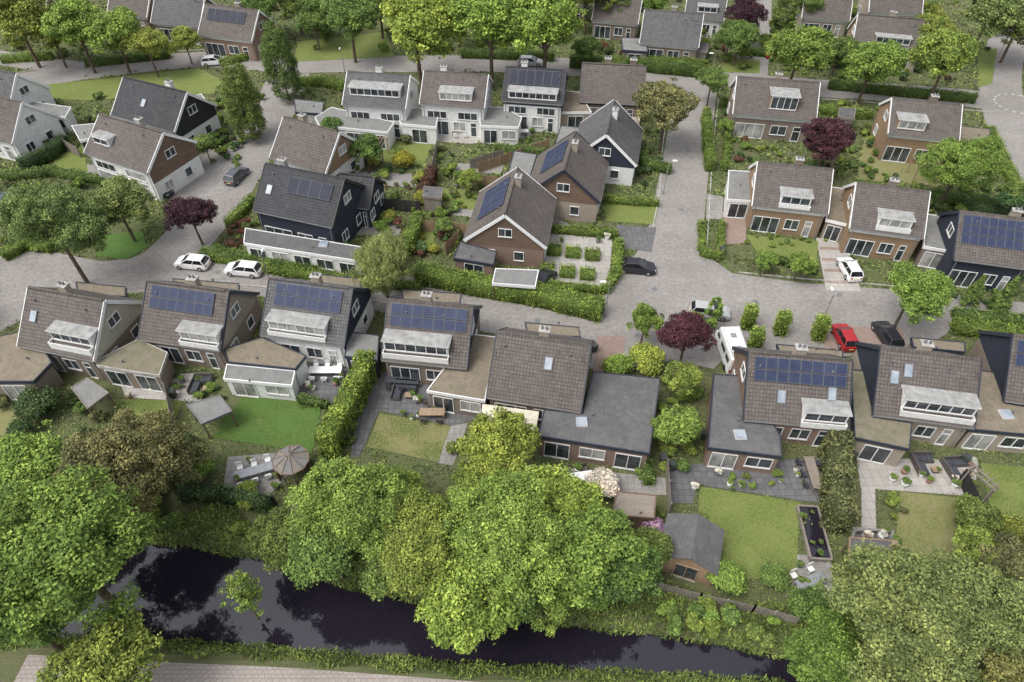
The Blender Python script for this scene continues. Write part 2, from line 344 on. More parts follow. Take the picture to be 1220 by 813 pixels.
def catmull(P,n=8):
    out=[]
    for i in range(len(P)-1):
        p0=P[max(0,i-1)];p1=P[i];p2=P[i+1];p3=P[min(len(P)-1,i+2)]
        for k in range(n):
            t=k/n; out.append(.5*((2*p1)+(-p0+p2)*t+(2*p0-5*p1+4*p2-p3)*t*t+(-p0+3*p1-3*p2+p3)*t**3))
    out.append(P[-1]); return out
def strip(name,pts,wd,mat,z,n=8):
    P=catmull([Vector(G(u,v)) for u,v in pts],n); p=Part()
    L=[];R=[]
    for i in range(len(P)):
        t=(P[min(len(P)-1,i+1)]-P[max(0,i-1)]).normalized(); q=Vector((-t.y,t.x)); L.append(P[i]+q*wd/2); R.append(P[i]-q*wd/2)
    EXC.append([(q.x,q.y) for q in L]+[(q.x,q.y) for q in R[::-1]])
    for i in range(len(P)-1):
        p.face([(R[i].x,R[i].y,z),(R[i+1].x,R[i+1].y,z),(L[i+1].x,L[i+1].y,z),(L[i].x,L[i].y,z)],mat)
    return top(name,mkmesh(name,p))
def kerb(pts,w=.15,h=.11,mat='concrete',name='kerb',n=6):
    P=catmull([Vector(G(u,v)) for u,v in pts],n); p=Part()
    for i in range(len(P)-1):
        p.beam((P[i].x,P[i].y,h/2),(P[i+1].x,P[i+1].y,h/2),w,h,mat)
    return top(name,mkmesh(name,p))
# ---------------- foliage
def leafgeo(P,N,size,fac,hang=False,limbs=None,solid=None,name='crown'):
    n=len(P); N=N/np.linalg.norm(N,axis=1,keepdims=True)
    r=rng.normal(size=(n,3))
    if hang: r=np.array([0,0,1.])+r*.25
    T=r-N*np.sum(r*N,axis=1,keepdims=True); T/=np.maximum(1e-6,np.linalg.norm(T,axis=1,keepdims=True))
    Bn=np.cross(N,T); s=(size*rng.uniform(.5,1.45,n))[:,None] if np.isscalar(size) else size[:,None]
    la,lb=(1.1,.22) if hang else (.66,.38)
    V=np.stack([P-T*s*la,P+Bn*s*lb-N*s*.15,P+T*s*la,P-Bn*s*lb-N*s*.15],axis=1).reshape(-1,3)
    Fq=np.arange(4*n).reshape(-1,4); mats=np.zeros(n,int); lf=fac
    for extra,mi in ((limbs,1),(solid,0)):
        if extra is not None and len(extra.f):
            ev=np.array(extra.v,float); ef=np.array([f for f in extra.f if len(f)==4])+len(V)
            V=np.vstack([V,ev]); Fq=np.vstack([Fq,ef]); mats=np.concatenate([mats,np.full(len(ef),mi)]); lf=np.concatenate([lf,np.full(len(ef),.45)])
    me=bpy.data.meshes.new(name); me.vertices.add(len(V)); me.vertices.foreach_set('co',V.ravel())
    me.loops.add(Fq.size); me.loops.foreach_set('vertex_index',Fq.ravel().astype(np.int32)); me.polygons.add(len(Fq))
    me.polygons.foreach_set('loop_start',(np.arange(len(Fq))*4).astype(np.int32)); me.polygons.foreach_set('loop_total',np.full(len(Fq),4,np.int32))
    me.polygons.foreach_set('material_index',mats.astype(np.int32))
    at=me.attributes.new('lf','FLOAT','FACE'); at.data.foreach_set('value',lf.astype(np.float32))
    me.materials.append(M['leaves']); me.materials.append(M['bark']); me.update(calc_edges=True); me.validate(); return me
def unit(n):
    d=rng.normal(size=(n,3)); return d/np.linalg.norm(d,axis=1,keepdims=True)
KD={'round':(.76,(.54,.54,.5)),'col':(1.15,(.5,.5,1.1)),'shrub':(.38,(.5,.5,.4)),'willow':(.66,(.52,.52,.5)),'cone':(.95,(.5,.5,.92)),'sap':(1.0,(.5,.5,.8))}
def treemesh(kind,nl,size,nlobe,rs=1.0):
    limbs=Part()
    cz,rad=KD[kind]
    if kind in('col','cone'):
        nb=nlobe; t=rng.uniform(-1,1,nb); prof=np.sqrt(np.clip(1-((t+.2)/1.2)**2,0.04,1)) if kind=='col' else np.clip((1-t)/2,.05,1)
        rl=rng.uniform(.1,.17,nb)*(.5+.5*prof); az=rng.uniform(0,6.28,nb); rr=(.5-rl)*prof*rng.uniform(.55,1.05,nb)
        C=np.stack([rr*np.cos(az),rr*np.sin(az),cz+t*(rad[2]-rl)],1); dirs=np.stack([np.cos(az),np.sin(az),.3+0*az],1)
    else:
        # main boughs, each carrying a cluster of leaf clumps
        nm=9 if kind!='shrub' else 4
        main=unit(nm*3); main=main[main[:,2]>-.35][:nm]; mk=rng.uniform(.35,.62,len(main)); mr=rng.uniform(.52,.78,len(main))
        who=rng.integers(0,len(main),nlobe*2); dd=unit(nlobe*2); dd[:,2]=np.abs(dd[:,2])*np.where(rng.uniform(size=len(dd))<.25,-1,1)
        Cn=main[who]*mk[who][:,None]+dd*(mr[who]*rng.uniform(.55,1,len(dd)))[:,None]*.82
        ln=np.linalg.norm(Cn,axis=1); Cn=np.where(ln[:,None]>1,Cn/ln[:,None]*1.0,Cn); Cn=Cn[Cn[:,2]>-.75][:nlobe]; nb=len(Cn)
        rl=rng.uniform(.05,.125,nb)*rs
        if kind=='shrub': rl=rng.uniform(.11,.2,nb)
        if kind=='sap': rl=rng.uniform(.05,.1,nb)
        C=Cn*(np.array(rad)-rl[:,None]*.8); dirs=Cn/np.maximum(.01,np.linalg.norm(Cn,axis=1,keepdims=True)); C[:,2]+=cz
    w=rl**2; w=w/w.sum(); idx=rng.choice(nb,nl,p=w)
    d=unit(nl); out=dirs[idx]; flip=(np.sum(d*out,axis=1)<-.35); d[flip]*=-1
    r=rl[idx]*(rng.uniform(.35,1.0,nl)**.6)*(1+.15*rng.normal(size=nl)); P=C[idx]+d*r[:,None]*np.array([1,1,.7])
    N=d*.6+np.array([0,0,.55])+rng.normal(size=(nl,3))*.6
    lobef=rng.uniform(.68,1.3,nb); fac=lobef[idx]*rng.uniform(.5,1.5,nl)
    if kind=='willow': P[:,2]-=rng.uniform(0,.12,nl)
    th=.026 if kind!='shrub' else .018
    zb=cz-rad[2]*.3
    n1=(rng.uniform(-.02,.02),rng.uniform(-.02,.02),zb)
    limbs.cyl((0,0,-.02),n1,th,th*.7,7,'bark',cap=False); limbs.cyl(n1,(n1[0]*2,n1[1]*2,cz+rad[2]*.6),th*.7,th*.2,6,'bark',cap=False)
    for i in rng.choice(nb,min(16,nb),replace=False):
        z0=rng.uniform(cz-rad[2]*.6,zb+.1) if kind!='shrub' else .1
        limbs.cyl((0,0,max(.05,z0)),tuple(C[i]),th*.4,th*.1,5,'bark',cap=False)
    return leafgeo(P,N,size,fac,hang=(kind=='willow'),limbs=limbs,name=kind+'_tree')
LIB={}
def lib(kind,cls):
    k=(kind,cls)
    if k not in LIB:
        nl,size,lob,var,rs={'huge':(58000,.0148,330,4,.88),'big':(22000,.0235,190,4,1.05),'mid':(8500,.038,90,4,1.3),'small':(2400,.078,24,4,1.5)}[cls]
        if kind=='willow': nl=int(nl*1.1)
        if kind=='sap': nl=int(nl*.3)
        if kind in('col','cone'): nl=int(nl*1.7); lob=int(lob*1.6)
        LIB[k]=[treemesh(kind,nl,size,lob,rs) for _ in range(var)]
    return random.choice(LIB[k])
GR={'b':(.165,.24,.052),'g':(.122,.188,.05),'d':(.072,.12,.045),'y':(.23,.27,.055),'o':(.145,.165,.07),'p':(.06,.028,.036),'w':(.175,.225,.075),'l':(.205,.275,.06),'gold':(.36,.33,.05),'r':(.12,.065,.045),'white':(.6,.6,.52),'pink':(.36,.25,.37),'lime':(.21,.295,.058),'pale':(.2,.235,.08)}
def tree(u,v,dpx,c='g',kind='round',name=None,sz=1.0,z=0):
    den=F*SP+(v-406.5)*CP; k=KD[kind][0]*sz; dm=HC*dpx/(den+k*dpx)
    x,y=G(u,v,k*dm)
    cls='huge' if dm>7.4 and y<75 else ('big' if dm>4.8 else ('mid' if dm>2.2 else 'small'))
    me=lib(kind,cls)
    nm=name or {'round':'deciduous_tree','col':'columnar_tree','shrub':'shrub','willow':'willow_tree','cone':'conifer_tree','sap':'young_tree'}[kind]
    if c=='p' and not name: nm='copper_beech_tree'
    q=1.06 if kind=='round' else 1
    o=top(nm,me,(x,y,z),random.uniform(0,6.28),(dm*q*random.uniform(.96,1.1),dm*q*random.uniform(.96,1.1),dm*sz))
    j=random.uniform(.85,1.15); cc=GR[c]; o.color=(cc[0]*j*random.uniform(.88,1.14),cc[1]*j,cc[2]*j,1); return o
def shrubs(poly,n,dm=(1,2),cols='gdbgo',kind='shrub'):
    us=[p[0] for p in poly]; vs=[p[1] for p in poly]; k=0; tries=0
    while k<n and tries<n*30:
        tries+=1; u=random.uniform(min(us),max(us)); v=random.uniform(min(vs),max(vs))
        ins=False; j=len(poly)-1
        for i in range(len(poly)):
            if (vs[i]>v)!=(vs[j]>v) and u<(us[j]-us[i])*(v-vs[i])/(vs[j]-vs[i])+us[i]: ins=not ins
            j=i
        if ins:
            s=random.uniform(*dm)*PX(v); tree(u,v,s,random.choice(cols),kind,sz=random.uniform(.8,1.25)); k+=1
def hedge(pts,h=1.8,w=1.2,c='b',name='hedge',dens=80,ls=.125):
    Pw=[Vector(G(u,v,h)+(0,)) for u,v in pts]; o=Pw[0].copy(); P=[];N=[]; solid=Part()
    for i in range(len(Pw)-1):
        a=Pw[i]-o;b=Pw[i+1]-o; t=(b-a); L=t.length; t.normalize(); q=Vector((-t.y,t.x,0))
        A=np.array(a);T=np.array(t);Q=np.array(q)
        def add(n,s,qf,zf,nn):
            n=int(n); ss=rng.uniform(-.1,L+.1,n) if s is None else np.full(n,s); qq=rng.uniform(-w/2,w/2,n) if qf is None else np.full(n,qf*w/2); zz=rng.uniform(.02,h,n) if zf is None else np.full(n,h)
            jit=rng.normal(size=(n,3))*.07
            wob=.12*np.sin(ss*1.7+i)+.08*np.sin(ss*4.3+qq*3)+.06*np.sin(ss*9+2)
            zz=zz+(wob if zf is not None else 0)
            p=A+T*ss[:,None]+Q*(qq+(np.sign(qf)*wob*.9 if qf else 0))[:,None]; p[:,2]=zz; P.append(p+jit); N.append(np.array(nn)+rng.normal(size=(n,3))*.55)
        add(L*w*dens,None,None,1,(0,0,1)); add(L*h*dens*.8,None,1,None,Q); add(L*h*dens*.8,None,-1,None,-Q)
        add(w*h*dens,-.05,None,None,-T); add(w*h*dens,L+.05,None,None,T)
        w2=w/2-.12
        c8=[a-q*w2,b-q*w2,b+q*w2,a+q*w2]; solid.hexa([(p.x,p.y,0) for p in c8]+[(p.x,p.y,h-.2) for p in c8],'leaves')
    P=np.vstack(P);N=np.vstack(N); n=len(P)
    blob=1+.28*np.sin(P[:,0]*1.7+1)*np.sin(P[:,1]*1.9)
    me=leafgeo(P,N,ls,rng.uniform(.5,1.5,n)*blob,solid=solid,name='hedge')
    ob=top(name,me,tuple(o)); j=random.uniform(.9,1.1); ob.color=tuple(x*j for x in GR[c])+(1,); return ob
# ---------------- ground with canal
canal=[(-150,600),(0,630),(140,640),(220,650),(320,668),(420,700),(500,716),(600,735),(700,748),(800,758),(900,775),(960,790),(1050,815),(1200,850),(1400,900),(1400,960),(1150,900),(1000,850),(930,815),(850,808),(750,803),(650,798),(550,792),(450,784),(300,772),(200,766),(150,761),(0,760),(-200,765)]
CW=np.array([G(u,v,-.6) for u,v in canal])
def sdist(X,Y):
    P=np.stack([X.ravel(),Y.ravel()],1); best=np.full(len(P),1e9); ins=np.zeros(len(P),bool)
    for i in range(len(CW)):
        a=CW[i];b=CW[(i+1)%len(CW)]; ab=b-a; t=np.clip(((P-a)@ab)/(ab@ab),0,1); d=np.linalg.norm(P-(a+t[:,None]*ab),axis=1); best=np.minimum(best,d)
        cr=((a[1]>P[:,1])!=(b[1]>P[:,1]))&(P[:,0]<(b[0]-a[0])*(P[:,1]-a[1])/((b[1]-a[1])+1e-12)+a[0]); ins^=cr
    return np.where(ins,-best,best).reshape(X.shape)
def inpoly(X,Y,poly):
    ins=np.zeros(len(X),bool); n=len(poly)
    for i in range(n):
        a=poly[i];b=poly[(i+1)%n]
        if a[1]==b[1]: continue
        ins^=((a[1]>Y)!=(b[1]>Y))&(X<(b[0]-a[0])*(Y-a[1])/(b[1]-a[1])+a[0])
    return ins
xs=np.concatenate([[-1500,-700,-300,-150],np.arange(-75,75.1,.6),[150,300,700,1500]]); ys=np.concatenate([[-1500,-400,-100,-20,0],np.arange(5,38.1,.45),[45,60,100,200,400,900,2500]])
XX,YY=np.meshgrid(xs,ys); S=sdist(XX,YY); ZZ=np.clip(-.6+S*.6,-1.6,0)
ZZ[(np.abs(XX)>76)]=0; ZZ[YY<5]=0
nx,ny=len(xs),len(ys); me=bpy.data.meshes.new('ground')
me.from_pydata(np.stack([XX.ravel(),YY.ravel(),ZZ.ravel()],1).tolist(),[],[(j*nx+i,j*nx+i+1,(j+1)*nx+i+1,(j+1)*nx+i) for j in range(ny-1) for i in range(nx-1)])
me.materials.append(M['ground']); top('ground',me)
p=Part(); p.face([(-75.5,4,-.6),(75.5,4,-.6),(75.5,36,-.6),(-75.5,36,-.6)],'water'); top('canal_water',mkmesh('w',p))
# bank vegetation
n=190000; X=rng.uniform(-45,45,n);Y=rng.uniform(12,34,n); S=sdist(X,Y)
mid=np.interp(X,[-40,-27,-10,0,10,18,45],[23.5,22.6,21,19.6,18.5,17.3,13])
keep=(S>-.12-.25*np.abs(np.sin(X*.6)))&(S<np.where(Y>mid,2.8+np.sin(X*.7),.95+.25*np.sin(X*1.3))); X,Y,S=X[keep],Y[keep],S[keep]; n=len(X)
Z=np.clip(-.6+S*.6,-.62,0)+rng.uniform(.0,.35,n); th=rng.uniform(0,6.28,n)
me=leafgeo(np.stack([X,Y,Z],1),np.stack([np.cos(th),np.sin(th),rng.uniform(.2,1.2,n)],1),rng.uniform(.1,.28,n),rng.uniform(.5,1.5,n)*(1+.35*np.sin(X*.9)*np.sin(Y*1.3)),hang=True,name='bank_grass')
o=top('bank_grass',me); o.color=(.15,.21,.055,1)
# ---------------- roads
strip('road',[(-80,112),(100,86),(240,71),(350,77),(450,76),(600,76),(720,82),(830,93),(960,104),(1100,113),(1200,122),(1320,135)],6.5,'road',.010)
strip('road',[(345,88),(322,140),(296,185),(268,230),(235,272),(195,312),(150,332)],7,'road',.015)
strip('road',[(735,395),(600,374),(480,352),(400,340),(300,330),(200,326),(120,332),(50,345),(0,372),(-60,405)],6.5,'road',.020)
strip('road',[(735,400),(785,320),(805,270),(813,220),(822,160),(832,88)],6.6,'road',.025)
strip('road',[(905,-30),(900,40),(893,100)],5.5,'road',.030)
strip('road',[(1235,-40),(1205,40),(1192,85),(1196,130),(1215,180),(1260,240)],6.5,'road',.034)
strip('road',[(-60,60),(60,78),(110,84)],5,'road',.038)
sheet('road_junction',[(690,383),(720,352),(742,318),(768,292),(835,300),(872,326),(960,338),(1060,345),(1140,352),(1230,362),(1230,378),(1140,376),(1128,398),(1085,425),(960,425),(880,410),(850,440),(800,430),(745,440),(700,440),(712,405)],'road',.044)
sheet('parking_bay',[(240,170),(262,185),(300,215),(262,232),(210,240),(165,235),(160,218),(205,212)],'pave',.044)
sheet('pavement',[(0,300),(60,300),(110,310),(160,318),(215,300),(240,290),(330,325),(200,340),(80,352),(20,385),(0,395)],'road',.056)
strip('footpath',[(20,806),(180,815),(330,822),(480,833),(650,846),(900,862)],3.0,'path_pink',.02)
p=Part(); cx,cy=G(1212,124)
for k in range(36):
    a=k*math.pi/18
    if k%2: p.face([(cx+r*math.cos(q),cy+r*math.sin(q),.056) for r,q in ((3.2,a),(3.45,a),(3.45,a+.17),(3.2,a+.17))],'stripe_paint')
top('roundabout_marking',mkmesh('rm',p))
for k in ([(842,296),(846,230),(850,170),(856,118)],[(778,270),(786,225),(790,170),(800,110)],[(880,325),(960,333),(1060,341),(1135,349)],[(500,343),(600,358),(718,380)],[(0,92),(100,74),(240,60),(340,66)],[(370,86),(500,86),(620,87),(760,96)],[(862,110),(960,117),(1100,127),(1180,134)],[(200,336),(300,341),(400,352),(500,368)]): kerb(k)
# manhole covers and drains
for u,v in ((780,345),(812,250),(900,360),(1000,352),(640,382),(420,342),(260,325),(820,180),(250,240),(500,78),(700,82),(950,103),(760,400)):
    x,y=G(u,v); q=Part(); q.cyl((x,y,.03),(x,y,.062),.35,.35,16,'lead'); top('manhole_cover',mkmesh('manhole_cover',q))
# driveways
sheet('driveway',[(733,268),(782,272),(776,301),(736,296)],'pave_dark',.055)
sheet('driveway',[(712,400),(745,402),(740,448),(706,445)],'pave_red',.06)
sheet('driveway',[(860,252),(890,258),(888,290),(864,292)],'pave_red',.055)
sheet('driveway',[(842,232),(862,235),(860,262),(841,262)],'pave',.055)
for k in range(9): sheet('driveway_strip',[(975+k*1.2,288+k*6.6),(1006+k*1.6,289+k*6.6),(1007+k*1.8,292.4+k*6.6),(975+k*1.4,291.4+k*6.6)],'pave_red' if k%2 else 'pave_light',.062)
sheet('driveway',[(972,284),(1006,286),(1026,348),(984,346)],'pave_light',.050)
sheet('driveway',[(985,388),(1075,392),(1080,425),(980,420)],'pave_red',.062)
sheet('lawn',[(888,280),(975,288),(972,318),(905,306)],'lawn',.05)
sheet('lawn',[(718,238),(785,243),(780,268),(722,264)],'lawn',.05)
sheet('lawn',[(1030,165),(1125,180),(1120,222),(1020,215)],'lawn_dry',.05)
sheet('garden_paving',[(645,272),(730,280),(725,345),(640,340)],'pave_light',.05)
for q in ([(425,205),(500,208),(492,224),(420,220)],[(540,240),(590,246),(580,262),(535,256)],[(545,195),(600,197),(598,208),(540,205)],[(430,262),(480,268),(474,285),(425,280)],[(640,245),(690,275),(660,280),(630,262)]): sheet('garden_paving',q,'pave',.045)
sheet('lawn',[(450,168),(515,172),(505,198),(445,192)],'lawn',.06)
sheet('lawn',[(525,224),(585,230),(575,252),(520,246)],'lawn',.06)
sheet('lawn',[(495,275),(520,276),(512,305),(488,300)],'lawn',.06)
sheet('garden_paving',[(470,140),(640,140),(630,165),(560,172),(470,166)],'pave_light',.05)
sheet('lawn',[(40,103),(238,82),(266,97),(255,112),(105,120),(30,117)],'lawn',.05)
sheet('lawn',[(355,50),(460,38),(470,68),(350,74)],'lawn',.05)
sheet('lawn',[(112,282),(170,276),(176,295),(150,310),(116,306)],'lawn_dark',.06)
sheet('lawn',[(60,180),(100,176),(105,205),(70,210)],'lawn',.05)
sheet('garden_paving',[(85,195),(165,200),(165,222),(80,215)],'pave',.045)
sheet('lawn',[(1165,60),(1188,58),(1182,100),(1165,105)],'lawn',.05)
sheet('lawn',[(1222,140),(1260,135),(1260,200),(1228,172)],'lawn',.05)
sheet('lawn',[(760,20),(800,22),(798,40),(755,38)],'lawn',.05)
sheet('lawn',[(862,70),(905,72),(905,88),(860,86)],'lawn',.05)
# back gardens of the near row
sheet('lawn',[(135,476),(218,478),(206,510),(140,507)],'lawn',.06)
sheet('lawn',[(-20,480),(35,490),(40,520),(-20,520)],'lawn_dry',.06)
sheet('patio',[(140,448),(240,445),(240,480),(150,474)],'pave_light',.05)
sheet('patio',[(280,440),(430,430),(432,470),(385,485),(292,470)],'pave_dark',.052)
sheet('lawn',[(290,472),(384,482),(372,540),(252,522)],'lawn_dark',.06)
sheet('patio',[(272,545),(330,540),(348,562),(320,592),(266,582)],'pave',.06)
sheet('patio',[(430,445),(560,440),(565,500),(540,508),(452,490),(428,545),(418,545)],'pave_dark',.052)
sheet('patio',[(537,508),(558,504),(540,555),(520,552)],'pave',.052)
sheet('lawn',[(452,493),(537,508),(522,551),(437,533)],'lawn_dry',.06)
sheet('patio',[(600,552),(700,560),(795,570),(800,590),(700,592),(690,572),(640,572),(615,600),(590,590)],'pave',.052)
sheet('lawn',[(645,566),(672,560),(700,568),(712,582),(695,592),(655,592),(638,580)],'lawn',.062)
sheet('patio',[(795,555),(1005,545),(1008,605),(830,578),(825,600),(800,600)],'pave_dark',.055)
sheet('lawn',[(833,580),(953,599),(948,692),(880,690),(832,650)],'lawn',.062)
sheet('patio',[(1020,545),(1165,550),(1160,592),(1025,582)],'pave_light',.056)
sheet('lawn',[(1072,586),(1142,594),(1168,700),(1062,695)],'lawn_dry',.062)
sheet('footpath',[(1026,575),(1042,577),(1044,640),(1026,636)],'pave_light',.062)
sheet('lawn',[(1168,552),(1260,562),(1260,625),(1180,610)],'lawn',.062)
sheet('patio',[(1015,628),(1065,632),(1068,680),(1010,676)],'pave',.062)
sheet('patio',[(940,660),(990,665),(992,715),(935,712)],'pave',.062)
# low mixed planting wherever the ground is not paved or mown
n=360000; Y=rng.uniform(22,150,n); X=rng.uniform(-1,1,n)*(38+Y*.5)
keep=rng.uniform(0,1,n)<np.clip(60/Y,.35,1); X,Y=X[keep],Y[keep]
S=sdist(X,Y); ok=S>1.2
for P_ in EXC: ok&=~inpoly(X,Y,P_)
dn=np.sin(X*.8+1.3*np.sin(Y*.5))*np.sin(Y*.9+np.sin(X*.37)*2)+.5*np.sin(X*2.1+Y*1.3); ok&=(dn+rng.normal(size=len(X))*.5>-.45); X,Y,dn=X[ok],Y[ok],dn[ok]; n=len(X)
th=rng.uniform(0,6.28,n)
hue=1+.3*np.sin(X*.55+2)*np.sin(Y*.62)+.2*np.sin(X*1.9)*np.sin(Y*2.3)
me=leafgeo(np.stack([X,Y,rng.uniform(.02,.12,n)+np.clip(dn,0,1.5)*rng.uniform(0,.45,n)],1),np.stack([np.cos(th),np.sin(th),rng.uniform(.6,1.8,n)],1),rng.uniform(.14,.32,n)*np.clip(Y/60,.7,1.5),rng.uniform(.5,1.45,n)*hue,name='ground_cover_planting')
o=top('ground_cover_planting',me); o.color=(.13,.18,.058,1)
# fine grass tufts on the mown lawns so that they are not flat sheets
LP=[[G(u,v) for u,v in q] for q in ([(290,472),(384,482),(372,540),(252,522)],[(452,493),(537,508),(522,551),(437,533)],[(833,580),(953,599),(948,692),(880,690),(832,650)],[(1072,586),(1142,594),(1168,700),(1062,695)],[(135,476),(218,478),(206,510),(140,507)],[(1168,552),(1260,562),(1260,625),(1180,610)])]
pts=[]
for q in LP:
    a=np.array(q); m=9000; X=rng.uniform(a[:,0].min(),a[:,0].max(),m); Y=rng.uniform(a[:,1].min(),a[:,1].max(),m); k=inpoly(X,Y,q)&(np.sin(X*1.1)*np.sin(Y*1.4+X*.3)+rng.normal(size=m)*.5>0); pts.append(np.stack([X[k],Y[k]],1))
pts=np.vstack(pts); n=len(pts); th=rng.uniform(0,6.28,n)
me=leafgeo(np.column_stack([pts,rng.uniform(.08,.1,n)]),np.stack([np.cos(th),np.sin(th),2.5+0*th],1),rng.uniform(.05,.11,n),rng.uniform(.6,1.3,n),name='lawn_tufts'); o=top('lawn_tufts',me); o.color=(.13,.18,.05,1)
# ---------------- houses : near row
wd='white_wall'
house('brick_house',(22,413),(112,431),8.6,roof='tile_brown',wall='brick_brown',gable='brick_cream',trim='white_wall',dorm=[(.45,.98,.22,1.15,wd,'felt_grey',.7)],chim=(.45,),sky=[(.1,.45)])
house('brick_house',(166,405),(263,419),8.6,roof='tile_brown',wall='brick_brown',gable='brick_tan',trim='navy_trim',dorm=[(.52,.98,.1,1.15,wd,'felt_grey',.5)],solar=(.08,.85,.56,.96,7,2),chim=(.55,))
house('dark_clad_house',(311,400),(410,414),8.6,ze=3.4,roof='tile_grey',wall='white_wall',gable='clad_navy',trim='navy_trim',dorm=[(.1,.78,.12,1.2,wd,'felt_grey',.5)],solar=(.1,.9,.55,.96,6,2),chim=(.55,))
house('dark_clad_house',(455,430),(556,440),8.8,ze=3.3,roof='tile_brown',wall='brick_brown',gable='clad_navy',trim='navy_trim',dorm=[(.02,.78,.16,1.25,wd,'felt_grey',.6)],solar=(.05,.95,.58,.97,7,2),chim=(.45,))
house('brick_house',(580,474),(692,492),9.2,ze=3.2,roof='tile_brown',wall='brick_red',gable='clad_navy',trim='navy_trim',sky=[(.55,.55)],chim=(.5,))
house('brick_house',(886,501),(1010,512),9.0,ze=3.2,roof='tile_brown',wall='brick_red',gable='wood_brown',trim='navy_trim',dorm=[(.55,.97,.06,1.2,wd,'felt_grey',.4)],solar=(.06,.95,.6,.97,8,2),sky=[(.3,.3),(.78,.4)],chim=(.5,))
house('brick_house',(1040,495),(1160,511),9.2,ze=3.2,roof='tile_brown',wall='brick_tan',gable='clad_navy',trim='navy_trim',dorm=[(.26,.97,.15,1.2,wd,'felt_grey',.6)],sky=[(.12,.5),(.25,.62)],chim=(.45,),gwin=False)
house('brick_house',(1196,478),(1300,494),9.2,ze=3.2,roof='tile_brown',wall='brick_brown',gable='clad_navy',trim='navy_trim',dorm=[(.2,.9,.15,1.2,wd)],solar=(.05,.9,.55,.95,7,2),chim=(.45,),gwin=False)
house('brick_house',(-210,405),(-120,420),8.6,roof='tile_brown',wall='brick_brown',dorm=[(.3,.9,.2,1.1,wd)])
flat('flat_roof_extension',[(-20,405),(38,392),(62,432),(40,455),(-20,455)],2.9,'brick_brown','moss_roof')
flat('flat_roof_garage',[(118,428),(165,404),(200,420),(190,448),(150,442),(115,436)],2.8,'brick_brown','moss_roof_green','concrete')
flat('flat_roof_garage',[(267,416),(312,402),(365,424),(352,440),(272,432)],2.8,'white_wall','moss_roof')
flat('conservatory',[(270,434),(352,442),(348,460),(266,452)],2.5,'white_wall','felt_grey','white_paint')
flat('flat_roof_garage',[(415,395),(452,400),(450,430),(410,425)],2.8,'clad_navy','felt_grey')
flat('flat_roof_garage',[(560,398),(594,402),(578,478),(508,466)],2.9,'brick_brown','moss_roof','white_paint')
flat('low_roof_extension',[(707,443),(787,451),(774,541),(641,520),(648,488),(694,492)],3.0,'brick_red','felt_dark','navy_trim',dome=1)
flat('flat_roof_garage',[(850,446),(889,448),(930,520),(932,545),(843,534)],2.9,'brick_red','felt_dark','navy_trim',dome=1)
flat('flat_roof_garage',[(1013,440),(1037,443),(1040,496),(1087,504),(1084,536),(1018,522)],2.9,'brick_tan','moss_roof_green','navy_trim')
flat('flat_roof_garage',[(1160,440),(1192,445),(1197,480),(1240,488),(1240,520),(1155,512)],2.9,'brick_tan','moss_roof','navy_trim',dome=1)
for q in ([(478,345),(550,350),(548,362),(480,358)],[(625,384),(690,390),(692,402),(628,398)],[(925,410),(1005,418),(1003,432),(930,424)],[(90,336),(150,342),(150,354),(92,350)],[(205,332),(285,338),(285,350),(210,346)],[(370,326),(430,332),(430,344),(375,340)],[(1085,402),(1150,408),(1150,420),(1088,414)]):
    flat('flat_roof_porch',q,2.9,'brick_brown','moss_roof')
# middle block
house('dark_clad_house',(302,252),(396,272),8.8,ze=4.4,zr=8.2,roof='tile_dark',wall='clad_navy',gable='clad_navy',trim='black_trim',solar=(.35,.9,.5,.85,4,1),smat='solar_black',chim=(.2,),chm='concrete',sky=[(.1,.4)])
flat('flat_roof_extension',[(292,272),(466,300),(455,316),(290,290)],2.9,'white_wall','felt_dark','white_paint',dome=1)
house('dark_clad_house',(400,245),(440,250),6,ze=3,zr=5.6,roof='tile_dark',wall='clad_navy',gable='clad_navy',trim='black_trim',chim=())
house('brick_house',(572,230),(553,287),9.6,roof='tile_brown',wall='brick_red',gable='wood_brown',trim='white_paint',solar=(.15,.75,.25,.9,5,2),chim=(.3,),smat='solar_glass')
house('brick_house',(642,186),(626,232),9.4,roof='tile_brown',wall='brick_tan',gable='wood_brown',trim='clad_navy',solar=(.15,.7,.3,.9,4,2),chim=(.4,))
house('dark_clad_house',(692,148),(680,190),8.8,roof='tile_grey',wall='white_wall',gable='clad_navy',trim='white_paint',chim=(.4,),chm='white_wall')
flat('flat_roof_extension',[(548,288),(592,300),(588,316),(540,308)],2.7,'brick_red','felt_dark')
flat('carport',[(590,320),(642,322),(638,342),(586,338)],2.6,'white_wall','felt_grey','white_paint',openp=True)
flat('flat_roof_extension',[(612,180),(640,184),(624,236),(600,226)],2.8,'brick_tan','felt_grey')
flat('flat_roof_extension',[(668,150),(690,152),(682,196),(655,190)],2.8,'white_wall','felt_grey')
house('white_house',(408,126),(483,131),8.4,ze=4.8,zr=7.8,roof='tile_grey',wall='white_wall',trim='white_paint',dorm=[(.1,.9,.3,1.2,wd)],chim=(.5,),chm='white_wall')
house('white_house',(500,125),(577,130),8.4,ze=4.8,zr=7.8,roof='tile_brown',wall='white_wall',trim='white_paint',dorm=[(.3,.8,.15,1.2,wd)],chim=(.3,),chm='white_wall')
house('dark_clad_house',(598,121),(670,126),8.4,ze=4.6,zr=7.8,roof='tile_dark',wall='white_wall',gable='clad_navy',trim='navy_trim',dorm=[(.1,.9,.08,1.1,wd)],solar=(.08,.92,.5,.95,6,1),smat='solar_black',chim=(.3,),chm='white_wall')
house('brick_house',(690,122),(766,126),8.6,roof='tile_brown',wall='brick_brown',trim='navy_trim',chim=(.4,.8),chm='brick_red')
